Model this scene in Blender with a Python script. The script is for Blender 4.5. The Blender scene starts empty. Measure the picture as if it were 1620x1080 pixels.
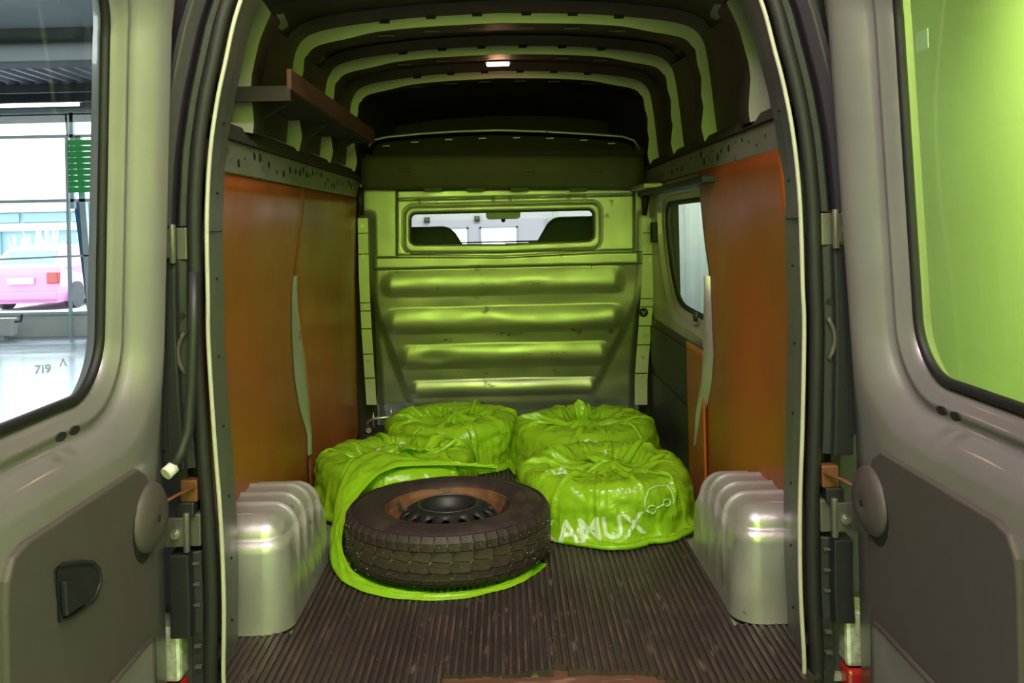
import bpy, bmesh, math, random
from mathutils import Vector, Matrix, noise
from mathutils.bvhtree import BVHTree
import numpy as np
PI = math.pi
R = math.radians
random.seed(7)
C = bpy.context.scene.collection
SC = bpy.context.scene

# ------------------------------------------------------------------ camera
F, CX, CY, ROLL, EYE = 1350.0, 797.0, 357.0, 0.0227, 1.1
cam_d = bpy.data.cameras.new('camera')
cam = bpy.data.objects.new('camera', cam_d)
C.objects.link(cam)
cam_d.sensor_width = 36.0
cam_d.lens = F / 1620 * 36.0
cam_d.shift_x = (810 - CX) / 1620
cam_d.shift_y = -(540 - CY) / 1620
cam_d.clip_start = 0.02
cam_d.clip_end = 200
cam.matrix_world = Matrix.Translation((0, 0, EYE)) @ Matrix.Rotation(PI/2, 4, 'X') @ Matrix.Rotation(-ROLL, 4, 'Z')
SC.camera = cam

# ------------------------------------------------------------------ exposure, world, lights
SC.view_settings.view_transform = 'Standard'
SC.view_settings.look = 'None'
SC.view_settings.gamma = 1
SC.view_settings.exposure = 0.0
SC.view_settings.use_curve_mapping = False
w = bpy.data.worlds.new('world')
SC.world = w
w.use_nodes = True
w.node_tree.nodes['Background'].inputs[0].default_value = (0.80, 0.92, 1.0, 1)
w.node_tree.nodes['Background'].inputs[1].default_value = 4.6

def area(name, loc, target, sx, sy, power, col, spread=180):
    d = bpy.data.lights.new(name, 'AREA')
    d.shape = 'RECTANGLE'
    d.size, d.size_y = sx, sy
    d.energy = power
    d.color = col
    d.spread = R(spread)
    o = bpy.data.objects.new(name, d)
    C.objects.link(o)
    o.location = loc
    o.rotation_euler = (Vector(target) - Vector(loc)).to_track_quat('-Z', 'Y').to_euler()
    return o
# added lamps standing in for the bounce of the lime wall behind the photographer
area('green_fill_light', (0.4, -3.6, 1.75), (0.0, 4.4, 1.2), 4.6, 1.1, 66, (0.62, 1.0, 0.12), 110)
area('green_fill_light', (0.3, -1.5, 2.95), (0.0, 4.4, 0.2), 3.2, 0.5, 34, (0.62, 1.0, 0.12), 110)  # unseen high lamp added to light the bulkhead pressings from above
# ceiling lamps of the hall; the last two are fills added for wall and curtain
area('hall_lamp_and_fill', (0.0, 0.3, 3.05), (0.0, 1.9, 0.0), 2.4, 0.3, 150, (1.0, 0.76, 0.86))
area('hall_lamp_and_fill', (-4.5, 7.0, 3.05), (-4.5, 7.0, 0), 5.0, 3.0, 320, (0.90, 0.96, 1.0))
area('hall_lamp_and_fill', (0.0, 11.0, 3.05), (0, 13.0, 0), 4.0, 1.5, 170, (0.97, 0.93, 1.0))
area('hall_lamp_and_fill', (1.75, 1.5, 3.1), (2.55, 1.5, 1.0), 5.0, 0.3, 115, (1.0, 1.0, 0.86), 80)  # fill added to brighten the green wall beside the van
area('hall_lamp_and_fill', (1.2, 9.0, 3.05), (2.2, 9.5, 0.5), 0.6, 3.0, 110, (1.0, 1.0, 1.0))  # fill added to whiten the curtain behind the sliding door window
sun_d = bpy.data.lights.new('sun', 'SUN')
sun_d.energy = 3.0
sun_d.angle = R(2)
sun = bpy.data.objects.new('sun', sun_d)
C.objects.link(sun)
sun.rotation_euler = (R(-38), R(-25), 0)

# ------------------------------------------------------------------ helpers
def P(px, py, Y):
    """pixel of the photograph at depth Y -> world point"""
    a, b = px - CX, py - CY
    u = a*math.cos(ROLL) - b*math.sin(ROLL)
    v = a*math.sin(ROLL) + b*math.cos(ROLL)
    return Vector((u*Y/F, Y, EYE - v*Y/F))
def lerp(a, b, t): return a + (b - a)*t
def clamp(x, a=0.0, b=1.0): return max(a, min(b, x))
def ss(a, b, x):
    t = clamp((x - a)/(b - a)) if a != b else float(x > a)
    return t*t*(3 - 2*t)
def curve(tab, x):
    if x <= tab[0][0]: return tab[0][1]
    for (a, fa), (b, fb) in zip(tab, tab[1:]):
        if x <= b: return lerp(fa, fb, (x - a)/(b - a))
    return tab[-1][1]
def ns(x, y, z): return noise.noise(Vector((x, y, z)))
def ridge(x, y, z): return 1 - min(1.0, abs(noise.noise(Vector((x, y, z))))*2.2)

ORG = {}
class MB:
    def __init__(s): s.v, s.f, s.sm, s.mi = [], [], [], []
    def add(s, vs, fs, smooth=False, mi=0):
        b = len(s.v)
        s.v += [tuple(v) for v in vs]
        s.f += [tuple(b + i for i in f) for f in fs]
        s.sm += [smooth]*len(fs); s.mi += [mi]*len(fs)
        return s
    def box(s, x0, y0, z0, x1, y1, z1, M=None, mi=0):
        vs = [Vector((x, y, z)) for x in (x0, x1) for y in (y0, y1) for z in (z0, z1)]
        if M: vs = [M @ v for v in vs]
        return s.add(vs, [(0,1,3,2),(4,6,7,5),(0,4,5,1),(2,3,7,6),(0,2,6,4),(1,5,7,3)], False, mi)
    def hexa(s, a, b, mi=0):
        """two quads of four points each (front, back)"""
        return s.add(list(a)+list(b), [(0,1,2,3),(7,6,5,4),(0,4,5,1),(1,5,6,2),(2,6,7,3),(3,7,4,0)], False, mi)
    def loft(s, rings, closed=True, caps=True, smooth=True, mi=0):
        n = len(rings[0]); b = len(s.v)
        vs = [v for r in rings for v in r]; fs = []
        for i in range(len(rings)-1):
            for j in range(n if closed else n-1):
                k = (j+1) % n
                fs.append((i*n+j, i*n+k, (i+1)*n+k, (i+1)*n+j))
        s.add(vs, fs, smooth, mi)
        if caps and closed:
            s.f.append(tuple(b + j for j in range(n))[::-1]); s.f.append(tuple(b + (len(rings)-1)*n + j for j in range(n)))
            s.sm += [False]*2; s.mi += [mi]*2
        return s
    def tube(s, pts, r, n=10, closed=False, flat=1.0, up=None, mi=0):
        pts = [Vector(p) for p in pts]; m = len(pts); rings = []
        last = None
        for i, p in enumerate(pts):
            a = pts[(i-1) % m] if (closed or i > 0) else p
            c = pts[(i+1) % m] if (closed or i < m-1) else p
            t = (c - a).normalized()
            ref = up or (last if last else (Vector((0,0,1)) if abs(t.z) < .9 else Vector((0,1,0))))
            x = (ref - t*ref.dot(t)).normalized(); y = t.cross(x); last = x
            rr = r[i] if isinstance(r, (list, tuple)) else r
            rings.append([p + x*math.cos(2*PI*k/n)*rr + y*math.sin(2*PI*k/n)*rr*flat for k in range(n)])
        if closed: rings.append(rings[0])
        return s.loft(rings, True, not closed, True, mi)
    def cyl(s, c, axis, r, h, n=24, r2=None, mi=0):
        c = Vector(c); t = Vector(axis).normalized()
        ref = Vector((0,0,1)) if abs(t.z) < .9 else Vector((1,0,0))
        x = t.cross(ref).normalized(); y = t.cross(x)
        rr = [(0, r), (h, r if r2 is None else r2)]
        return s.loft([[c + t*d + (x*math.cos(2*PI*k/n) + y*math.sin(2*PI*k/n))*q for k in range(n)] for d, q in rr], True, True, True, mi)
    def grid(s, fn, nu, nv, smooth=True, skip=None, wrap=False, mi=0):
        vs = [fn(i/nu, j/nv) for j in range(nv+1) for i in range(nu + (0 if wrap else 1))]
        w_ = nu if wrap else nu+1; fs = []
        for j in range(nv):
            for i in range(nu):
                if skip and skip((i+.5)/nu, (j+.5)/nv): continue
                k = (i+1) % nu if wrap else i+1
                fs.append((j*w_+i, j*w_+k, (j+1)*w_+k, (j+1)*w_+i))
        return s.add(vs, fs, smooth, mi)
    def prism(s, poly, d, mi=0):
        d = Vector(d); n = len(poly); poly = [Vector(p) for p in poly]
        vs = poly + [p + d for p in poly]
        return s.add(vs, [tuple(range(n))[::-1], tuple(range(n, 2*n))] + [(i, (i+1)%n, n+(i+1)%n, n+i) for i in range(n)], False, mi)
    def build(s, name, m, parent=None, org=None, bevel=0, solid=0, seg=2, angle=40, normals=True):
        if org is None:
            if parent is not None: 
                lo = [min(v[i] for v in s.v) for i in range(3)]; hi = [max(v[i] for v in s.v) for i in range(3)]
                org = tuple((a+b)/2 for a, b in zip(lo, hi))
            else:
                lo = [min(v[i] for v in s.v) for i in range(3)]; hi = [max(v[i] for v in s.v) for i in range(3)]
                org = ((lo[0]+hi[0])/2, (lo[1]+hi[1])/2, lo[2])
        me = bpy.data.meshes.new(name)
        me.from_pydata([(v[0]-org[0], v[1]-org[1], v[2]-org[2]) for v in s.v], [], s.f)
        me.polygons.foreach_set('use_smooth', s.sm); me.polygons.foreach_set('material_index', s.mi)
        if normals:
            bm = bmesh.new(); bm.from_mesh(me); bmesh.ops.recalc_face_normals(bm, faces=bm.faces); bm.to_mesh(me); bm.free()
        for mm in (m if isinstance(m, (list, tuple)) else [m]): me.materials.append(mm)
        o = bpy.data.objects.new(name, me)
        return link(o, parent, org, bevel, solid, seg)
def link(o, parent, org, bevel=0, solid=0, seg=2):
    C.objects.link(o)
    org = Vector(org)
    if parent is not None:
        o.parent = parent; o.location = org - ORG[parent.name]
    else: o.location = org
    ORG[o.name] = org
    if solid:
        md = o.modifiers.new('solid', 'SOLIDIFY'); md.thickness = solid; md.offset = 0
    if bevel:
        md = o.modifiers.new('bevel', 'BEVEL'); md.width = bevel; md.segments = seg; md.limit_method = 'ANGLE'; md.angle_limit = R(35)
    return o
def thing(name, label, cat, loc=(0,0,0), group=None):
    o = bpy.data.objects.new(name, None); C.objects.link(o)
    o.location = loc; o.empty_display_size = .1; ORG[o.name] = Vector(loc)
    return tag(o, label, cat, group)
def tag(o, label=None, cat=None, group=None, kind=None):
    for k, v in (('label', label), ('category', cat), ('group', group), ('kind', kind)):
        if v: o[k] = v
    return o
def rrect(cx, cy, hx, hy, r, n=64):
    """rounded rectangle as n points, same parametrisation for every size"""
    out = []; q = n//4
    for k, (sx, sy, a0) in enumerate(((1,1,0),(-1,1,PI/2),(-1,-1,PI),(1,-1,1.5*PI))):
        for i in range(q):
            a = a0 + (i + .5)/q*PI/2
            out.append((cx + sx*(hx-r) + r*math.cos(a), cy + sy*(hy-r) + r*math.sin(a)))
    return out
def text_mb(txt, size, extrude=0.0, shear=0):
    cu = bpy.data.curves.new('t', 'FONT'); cu.body = txt; cu.size = size; cu.extrude = extrude; cu.align_x = 'CENTER'; cu.align_y = 'CENTER'; cu.shear = shear; cu.offset = size*.02
    ob = bpy.data.objects.new('t', cu); C.objects.link(ob)
    dg = bpy.context.evaluated_depsgraph_get()
    me = bpy.data.meshes.new_from_object(ob.evaluated_get(dg))
    bpy.data.objects.remove(ob); bpy.data.curves.remove(cu)
    return me

# ------------------------------------------------------------------ materials
def mat(name, col, rough=.5, metal=0.0, var=.0, scale=8, spec=.5, bump=0.0, bscale=60, coat=0, rvar=0, dirt=None, emit=None, dscale=3, dthr=.6, stretch=None):
    m = bpy.data.materials.new(name); m.use_nodes = True
    nt = m.node_tree; N = nt.nodes; L = nt.links; b = N['Principled BSDF']
    b.inputs['Base Color'].default_value = (*col, 1); b.inputs['Roughness'].default_value = rough; b.inputs['Metallic'].default_value = metal
    b.inputs['Specular IOR Level'].default_value = spec; b.inputs['Coat Weight'].default_value = coat
    tc = N.new('ShaderNodeTexCoord'); vec = tc.outputs['Object']
    if stretch:
        mp = N.new('ShaderNodeMapping'); mp.inputs['Scale'].default_value = stretch; L.new(vec, mp.inputs[0]); vec = mp.outputs[0]
    def nz(sc, det=4):
        n = N.new('ShaderNodeTexNoise'); n.inputs['Scale'].default_value = sc; n.inputs['Detail'].default_value = det; L.new(vec, n.inputs['Vector']); return n
    colout = None
    if var:
        n = nz(scale); r = N.new('ShaderNodeMapRange'); r.inputs[1].default_value = .3; r.inputs[2].default_value = .7
        r.inputs[3].default_value = 1 - var; r.inputs[4].default_value = 1 + var; L.new(n.outputs[0], r.inputs[0])
        mx = N.new('ShaderNodeMix'); mx.data_type = 'RGBA'; mx.blend_type = 'MULTIPLY'; mx.inputs[0].default_value = 1
        mx.inputs[6].default_value = (*col, 1); L.new(r.outputs[0], mx.inputs[7]); colout = mx.outputs[2]
    if dirt:
        n = nz(dscale, 8); r = N.new('ShaderNodeMapRange'); r.inputs[1].default_value = dthr; r.inputs[2].default_value = dthr + .08; L.new(n.outputs[0], r.inputs[0])
        mx = N.new('ShaderNodeMix'); mx.data_type = 'RGBA'; mx.inputs[6].default_value = (*col, 1); mx.inputs[7].default_value = (*dirt, 1)
        if colout: L.new(colout, mx.inputs[6])
        L.new(r.outputs[0], mx.inputs[0]); colout = mx.outputs[2]
    if colout: L.new(colout, b.inputs['Base Color'])
    if rvar:
        n = nz(scale*1.7); r = N.new('ShaderNodeMapRange'); r.inputs[1].default_value = .3; r.inputs[2].default_value = .7
        r.inputs[3].default_value = max(0, rough - rvar); r.inputs[4].default_value = rough + rvar; L.new(n.outputs[0], r.inputs[0]); L.new(r.outputs[0], b.inputs['Roughness'])
    if bump:
        n = nz(bscale); bp = N.new('ShaderNodeBump'); bp.inputs['Strength'].default_value = bump; bp.inputs['Distance'].default_value = .01
        L.new(n.outputs[0], bp.inputs['Height']); L.new(bp.outputs[0], b.inputs['Normal'])
    if emit:
        b.inputs['Emission Color'].default_value = (*emit[0], 1); b.inputs['Emission Strength'].default_value = emit[1]
    return m
def glass(name, tint=(1,1,1), refl=.08, rough=0.0):
    m = bpy.data.materials.new(name); m.use_nodes = True; nt = m.node_tree; N = nt.nodes; L = nt.links
    N.remove(N['Principled BSDF']); t = N.new('ShaderNodeBsdfTransparent'); t.inputs[0].default_value = (*tint, 1)
    g = N.new('ShaderNodeBsdfGlossy'); g.inputs['Roughness'].default_value = rough
    lw = N.new('ShaderNodeLayerWeight'); lw.inputs[0].default_value = .25
    ml = N.new('ShaderNodeMath'); ml.operation = 'MULTIPLY_ADD'; ml.inputs[1].default_value = refl*1.5; ml.inputs[2].default_value = refl*.15; L.new(lw.outputs['Fresnel'], ml.inputs[0])
    mx = N.new('ShaderNodeMixShader'); L.new(ml.outputs[0], mx.inputs[0]); L.new(t.outputs[0], mx.inputs[1]); L.new(g.outputs[0], mx.inputs[2])
    L.new(mx.outputs[0], N['Material Output'].inputs[0]); return m
def film(name, col, alpha=.85, rough=.22):
    m = bpy.data.materials.new(name); m.use_nodes = True; nt = m.node_tree; N = nt.nodes; L = nt.links; b = N['Principled BSDF']
    b.inputs['Base Color'].default_value = (*col, 1); b.inputs['Roughness'].default_value = rough; b.inputs['Specular IOR Level'].default_value = .6
    tr = N.new('ShaderNodeBsdfTranslucent'); tr.inputs[0].default_value = (*col, 1)
    m1 = N.new('ShaderNodeMixShader'); m1.inputs[0].default_value = .25; L.new(b.outputs[0], m1.inputs[1]); L.new(tr.outputs[0], m1.inputs[2])
    tp = N.new('ShaderNodeBsdfTransparent'); tp.inputs[0].default_value = (min(1, col[0]*1.9), min(1, col[1]*1.5), col[2]*1.2, 1)
    m2 = N.new('ShaderNodeMixShader'); m2.inputs[0].default_value = alpha; L.new(tp.outputs[0], m2.inputs[1]); L.new(m1.outputs[0], m2.inputs[2])
    L.new(m2.outputs[0], N['Material Output'].inputs[0])
    tc = N.new('ShaderNodeTexCoord'); n = N.new('ShaderNodeTexNoise'); n.inputs['Scale'].default_value = 38; n.inputs['Detail'].default_value = 3; n.inputs['Distortion'].default_value = 1.5
    bp = N.new('ShaderNodeBump'); bp.inputs['Strength'].default_value = .34; bp.inputs['Distance'].default_value = .01
    L.new(tc.outputs['Object'], n.inputs['Vector']); L.new(n.outputs[0], bp.inputs['Height']); L.new(bp.outputs[0], b.inputs['Normal']); return m

M = {}
M['paint'] = mat('silver_paint', (.30, .285, .275), .38, .5, .05, 5, bump=.02, bscale=20, rvar=.06, coat=.2)
M['paint_in'] = mat('cargo_paint', (.42, .40, .35), .46, .45, .09, 4, bump=.05, bscale=9, rvar=.08, dirt=(.16, .14, .12), dscale=14, dthr=.66)
M['arch'] = mat('scuffed_metal', (.50, .48, .47), .36, .6, .12, 6, bump=.12, bscale=30, rvar=.1, dirt=(.12, .10, .09), dscale=16, dthr=.66, coat=.25)
M['roof'] = mat('shaded_roof_metal', (.045, .032, .020), .6, .1, .2, 5, bump=.05)  # silver paint darkened: shade of the down-facing roof is put into the colour
M['plastic'] = mat('charcoal_plastic', (.012, .0115, .015), .5, 0, .1, 20, bump=.1, bscale=200)
M['channel'] = mat('mauve_grey_paint', (.036, .029, .040), .42, .15, .08, 4)
M['trim'] = mat('grey_brown_trim', (.070, .058, .052), .62, 0, .05, 20, bump=.06, bscale=250)
M['jamb'] = mat('door_jamb_paint', (.12, .12, .11), .45, .2, .1, 8, dirt=(.05,.05,.05), dscale=20, dthr=.64)
M['rail'] = mat('rail_paint', (.20, .20, .16), .45, .2, .12, 8, dirt=(.08, .08, .06), dscale=18, dthr=.62)
M['flange'] = mat('cream_flange_edge', (.46, .44, .37), .4, .1, .08, 12)
M['bulk'] = mat('bulkhead_paint', (.46, .44, .38), .44, .68, .10, 4, bump=.06, bscale=9, rvar=.08, dirt=(.16, .14, .12), dscale=12, dthr=.66)
M['olive'] = mat('olive_brown_lining', (.060, .050, .025), .7, 0, .1, 6)
M['hinge'] = mat('hinge_metal', (.14, .13, .11), .38, .5, .1, 20)
M['matrib'] = mat('worn_rib_top', (.062, .040, .035), .5, 0, .5, 7, bump=.2, bscale=60, dirt=(.035, .027, .026), dscale=16, dthr=.44, stretch=(2, .5, 1))
M['rubber'] = mat('seal_rubber', (.011, .010, .010), .6, 0, .1, 30)
M['black'] = mat('black_gap', (.006, .006, .006), .8)
M['liner'] = mat('dark_lining', (.022, .015, .012), .85, 0, .2, 6)
M['ply'] = mat('orange_plywood', (.29, .075, .013), .38, 0, .16, 2.2, bump=.03, bscale=12, rvar=.08, dirt=(.10, .035, .012), dscale=9, dthr=.69, stretch=(1, 1, .5))
M['shelf'] = mat('red_brown_board', (.075, .018, .012), .6, 0, .25, 8, stretch=(4, 1, 4))
M['mat'] = mat('worn_rubber_mat', (.032, .021, .020), .5, 0, .35, 5, bump=.25, bscale=70, rvar=.12, dirt=(.12, .085, .07), dscale=22, dthr=.61, stretch=(1.2, .45, 1))
M['sill'] = mat('scuffed_brown_wood', (.10, .042, .025), .6, 0, .3, 9, stretch=(1, 5, 1), dirt=(.2, .12, .08), dscale=12)
M['tyre'] = mat('tyre_rubber', (.022, .013, .014), .62, 0, .22, 18, bump=.15, bscale=120, dirt=(.040, .026, .020), dscale=7, dthr=.55)
M['groove'] = mat('dusty_tread_groove', (.13, .10, .075), .9, 0, .4, 14)
M['stud'] = mat('stud_metal', (.55, .52, .48), .3, .9)
M['rim'] = mat('black_steel_rim', (.012, .012, .014), .5, .1, .1, 12)
M['rust'] = mat('rusty_steel', (.15, .065, .03), .65, .2, .4, 16, dirt=(.03, .022, .02), dscale=9, dthr=.55)
M['bag'] = film('lime_film', (.33, .60, .02), .86, .16)
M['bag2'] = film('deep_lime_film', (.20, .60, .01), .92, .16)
M['bagtxt'] = mat('white_print', (.50, .60, .42), .35)
M['logo'] = mat('pale_print', (.42, .60, .28), .35)
M['steel'] = mat('bare_steel', (.55, .53, .48), .3, .9, .1, 20)
M['wire'] = mat('rusty_strap', (.22, .085, .04), .5, .5)
M['hose'] = mat('black_hose', (.014, .014, .014), .5)
M['white'] = mat('white_plastic', (.62, .60, .56), .4)
M['glass'] = glass('window_glass', (.95, .98, .96), .035)
M['pane'] = glass('facade_glass', (1, 1, 1), .03)
M['lens'] = mat('lamp_lens', (.9, .7, .6), .3, emit=((1.0, .62, .42), 14))
M['tail_red'] = mat('tail_red', (.35, .02, .015), .15, coat=.5)
M['tail_clear'] = mat('tail_clear', (.55, .58, .45), .12, .3, .3, 60, coat=.5)
M['seat'] = mat('seat_fabric', (.05, .055, .05), .9, 0, .15, 30)
# hall
M['gfloor'] = mat('epoxy_floor', (.36, .42, .50), .22, 0, .08, .6, rvar=.08)
M['wall'] = mat('white_wall', (.62, .60, .66), .7, 0, .03, 2)
M['green'] = mat('lime_wall', (.45, .65, .115), .62, 0, .03, 1.2)
M['curtain'] = mat('pale_curtain', (.52, .60, .48), .6, 0, .06, 2)
M['deck'] = mat('corrugated_deck', (.13, .15, .17), .4, .4)
M['beam'] = mat('dark_beam', (.035, .042, .048), .6)
M['pale'] = mat('pale_ceiling', (.22, .235, .24), .7)
M['mull'] = mat('facade_frame', (.42, .50, .54), .4, .2)
M['bluepost'] = mat('blue_post', (.03, .085, .16), .4)
M['blind'] = mat('green_slat', (.03, .38, .09), .5)
M['tube'] = mat('tube_lamp', (1, .9, .86), .4, emit=((1, .86, .80), 5))
M['lowwall'] = mat('low_wall', (.50, .50, .50), .6)
M['marking'] = mat('floor_marking', (.13, .13, .15), .5)
M['redmark'] = mat('red_marking', (.55, .10, .09), .5)
M['carpaint'] = mat('magenta_red_paint', (.60, .20, .42), .3, .1, coat=.6)
M['carglass'] = mat('car_glass', (.22, .33, .36), .08)
M['carrub'] = mat('car_black', (.05, .05, .05), .6)
M['bldg'] = mat('blue_grey_cladding', (.25, .36, .42), .6)
M['bldgw'] = mat('white_cladding', (.75, .78, .8), .6)
M['plant'] = mat('pale_grass', (.62, .70, .48), .7, 0, .2, 5)
M['asphalt'] = mat('yard_asphalt', (.50, .50, .52), .8, 0, .1, 1)

# ================================================================== the hall (setting)
GZ = -0.55
def struct(mb, name, m, **k): return tag(mb.build(name, m, **k), kind='structure')
struct(MB().box(-9.6, -4.2, GZ-.1, 5.0, 15.0, GZ), 'floor', M['gfloor'])
struct(MB().box(-30, 15.0, GZ-.15, 30, 60, GZ-.05), 'yard_ground', M['asphalt'])
# green wall beside the van, pale curtain further on
struct(MB().box(2.55, -4.2, GZ, 2.7, 7.0, 3.25), 'wall_right', M['green'])
struct(MB().box(-9.6, -4.35, GZ, 2.7, -4.2, 3.25), 'wall_back', M['green'])
def cur(u, v):
    y = lerp(7.0, 13.9, u); return Vector((2.62 + .07*math.sin(y*9) + .03*math.sin(y*23+1), y, lerp(GZ+.02, 3.2, v)))
tag(MB().grid(cur, 260, 2).build('curtain', M['curtain'], solid=.01), 'pale green pleated curtain seen through the sliding door window', 'curtain')
struct(MB().box(-9.75, -4.2, GZ, -9.6, 15.0, 3.25), 'wall_left', M['wall'])
# white wall in front of the van with two bright windows
wl = MB(); FY = 14.0
def fx(px): return (px - CX)*FY/F
def fz(py): return EYE - (py - CY)*FY/F
wins = [(-1.35, -.58, .35, 1.09), (-.40, .23, .35, 1.09), (-3.2, -2.4, .35, 1.09), (1.2, 2.0, .35, 1.09)]
wins.sort(); xs = -6.35
z0, z1 = .35, 1.09
for (a, b, _, _) in wins:
    wl.box(xs, FY, GZ, a, FY+.15, 3.25); wl.box(a, FY, GZ, b, FY+.15, z0); wl.box(a, FY, z1, b, FY+.15, 3.25); xs = b
wl.box(xs, FY, GZ, 5.0, FY+.15, 3.25)
wf = struct(wl, 'wall_front', M['wall'])
for k, (a, b, _, _) in enumerate(wins):
    m = MB()
    for q in ((a, z0, a+.03, z1), (b-.03, z0, b, z1), (a, z0, b, z0+.03), (a, z1-.03, b, z1)): m.box(q[0], FY-.03, q[1], q[2], FY+.12, q[3])
    wo = struct(m, 'window_%d' % (k+2), M['mull'])
    MB().box(a+.03, FY+.05, z0+.03, b-.03, FY+.06, z1-.03).build('window_pane', M['pane'], wo)
for x in (-1.30, -.48):
    m = MB().box(x, FY-.08, 1.18, x+.09, FY-.001, 1.27); m.box(x+.02, FY-.1, 1.2, x+.07, FY-.08, 1.25)
    tag(m.build('junction_box', M['beam'], bevel=.005), 'small grey box on the white wall ' + ('at left' if x < -1 else 'near the mirror'), 'junction box')
m = MB().box(.80, FY-.06, GZ, .86, FY, 2.6); m.box(.70, FY-.12, 1.12, .84, FY-.06, 1.18); m.cyl((.72, FY-.12, 1.2), (0, -1, 0), .04, .03); 
tag(m.build('door_rail', M['mull']), 'grey vertical rail with a latch on the white wall', 'rail')
# glazed facade at the left
W1 = struct(MB().box(-9.6, FY, 3.08, -6.35, FY+.15, 3.25), 'window_1', M['mull'])
def fac(px0, py0, px1, py1, wdt, d=.08, name='mullion', m=None, Y=FY):
    a, b = P(px0, py0, Y), P(px1, py1, Y); t = (b-a).normalized(); n = Vector((-t.z, 0, t.x))*wdt/2; dd = Vector((0, d, 0))
    return MB().hexa([a+n, a-n, b-n, b+n], [a+n+dd, a-n+dd, b-n+dd, b+n+dd]).build(name, m or M['mull'], W1)
MB().box(-9.6, FY+.04, GZ+.4, -6.35, FY+.05, 3.08).build('window_pane', M['pane'], W1)
fac(-40, 190, 162, 185, .14); fac(-40, 218, 162, 214, .05); fac(-40, 320, 162, 316, .05); fac(-40, 412, 140, 404, .03)
fac(112, 178, 114, 330, .06); fac(122, 215, 146, 530, .10, name='mullion'); fac(104, 180, 106, 216, .03); fac(-8, 180, -8, 520, .06)
fac(126, 318, 152, 530, .2, .12, 'blue_post', M['bluepost'], FY+.2)
lw = struct(MB().box(-9.6, FY-.05, GZ, -6.5, FY+.2, GZ+.37), 'wall_low', M['lowwall'], bevel=.01)
a = P(-30, 488, FY-.1); b = P(138, 486, FY-.1)
MB().box(-9.6, FY-.12, GZ+.37, -6.5, FY+.22, GZ+.42).build('sill_board', M['mull'], lw, bevel=.01)
# radiator in front of the low wall
rd = thing('radiator', 'white radiator on the floor below the glazed facade', 'radiator', (-8.5, 13.6, GZ))
m = MB().box(-9.5, 13.55, GZ+.07, -7.83, 13.7, GZ+.36)
m.build('body', M['lowwall'], rd, bevel=.02)
for x in (-9.3, -8.05): MB().box(x, 13.57, GZ, x+.06, 13.68, GZ+.07).build('foot', M['mull'], rd)
MB().tube([(-7.83, 13.62, GZ+.3), (-7.74, 13.62, GZ+.3), (-7.72, 13.62, GZ+.42)], .02).build('valve', M['beam'], rd)
# green louvred shutter
sh = thing('shutter', 'green louvred shutter beside the glazed facade', 'shutter', (-6.75, FY-.15, 1.5))
for k in range(9):
    z = lerp(fz(300), fz(226), k/8) + .15
    MB().box(-7.05, FY-.14, z-.043, -6.3, FY-.12, z+.043).build('slat', M['blind'], sh)
MB().box(-7.09, FY-.16, GZ, -7.05, FY-.1, 2.72).build('side_rail', M['mull'], sh)
# ceiling: pale near part, dark beam, corrugated deck, tubes
ce = struct(MB().box(-9.6, -4.2, 3.2, 5.0, 8.6, 3.3), 'ceiling', M['pale'])
def deck(u, v):
    x = lerp(-9.6, 5.0, u); k = int(u*292 + .5) % 4
    return Vector((x, lerp(8.9, 15.0, v), 3.24 + (.045 if k in (1, 2) else 0)))
MB().grid(deck, 292, 1, False).build('corrugated_deck', M['deck'], ce)
for (y0, y1, za, zb) in ((8.6, 8.95, 2.86, 3.3), (12.0, 12.08, 3.12, 3.24), (12.75, 12.83, 3.10, 3.24), (13.6, 13.66, 3.12, 3.24)):
    MB().box(-9.6, y0, za, 5.0, y1, zb).build('beam', M['beam'], ce, bevel=.01)
for k, (x, y) in enumerate(((-9.3, 13.2), (-6.2, 13.2), (-9.3, 10.9))):
    t = thing('tube_lamp', ['long ceiling tube lamp before the clerestory', 'ceiling tube lamp over the blue post', 'ceiling tube lamp nearer the dark beam'][k], 'lamp', (x+1.4, y, 3.1), 'tube lamps under the hall ceiling')
    MB().box(x, y-.05, 3.16, x+2.8, y+.05, 3.22).build('housing', M['white'], t); MB().cyl((x+.03, y, 3.13), (1, 0, 0), .03, 2.74, 12).build('tube', M['tube'], t)
# markings painted on the hall floor
def flat_text(txt, size, loc, rz, m, label, sx=1, sy=1):
    me = text_mb(txt, size); o = bpy.data.objects.new('floor_marking', me); me.materials.clear(); me.materials.append(m)
    C.objects.link(o); o.location = loc; o.rotation_euler = (0, 0, rz); o.scale = (sx, sy, 1); return tag(o, label, 'floor marking')
p = P(68, 584, FY)
d = 1.65*F/((584-CY) + (68-CX)*ROLL); xx = (68-CX - (584-CY)*ROLL)*d/F
flat_text('7I9', .15, (xx, d, GZ+.003), math.atan2(-xx, d), M['marking'], 'grey characters painted on the shiny hall floor', 1, 7)
d = 1.65*F/((574-CY) + (100-CX)*ROLL); xx = (100-CX - (574-CY)*ROLL)*d/F
flat_text('Λ', .12, (xx, d, GZ+.003), math.atan2(-xx, d), M['redmark'], 'small reddish arrowhead painted on the hall floor', 1, 8)

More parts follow.
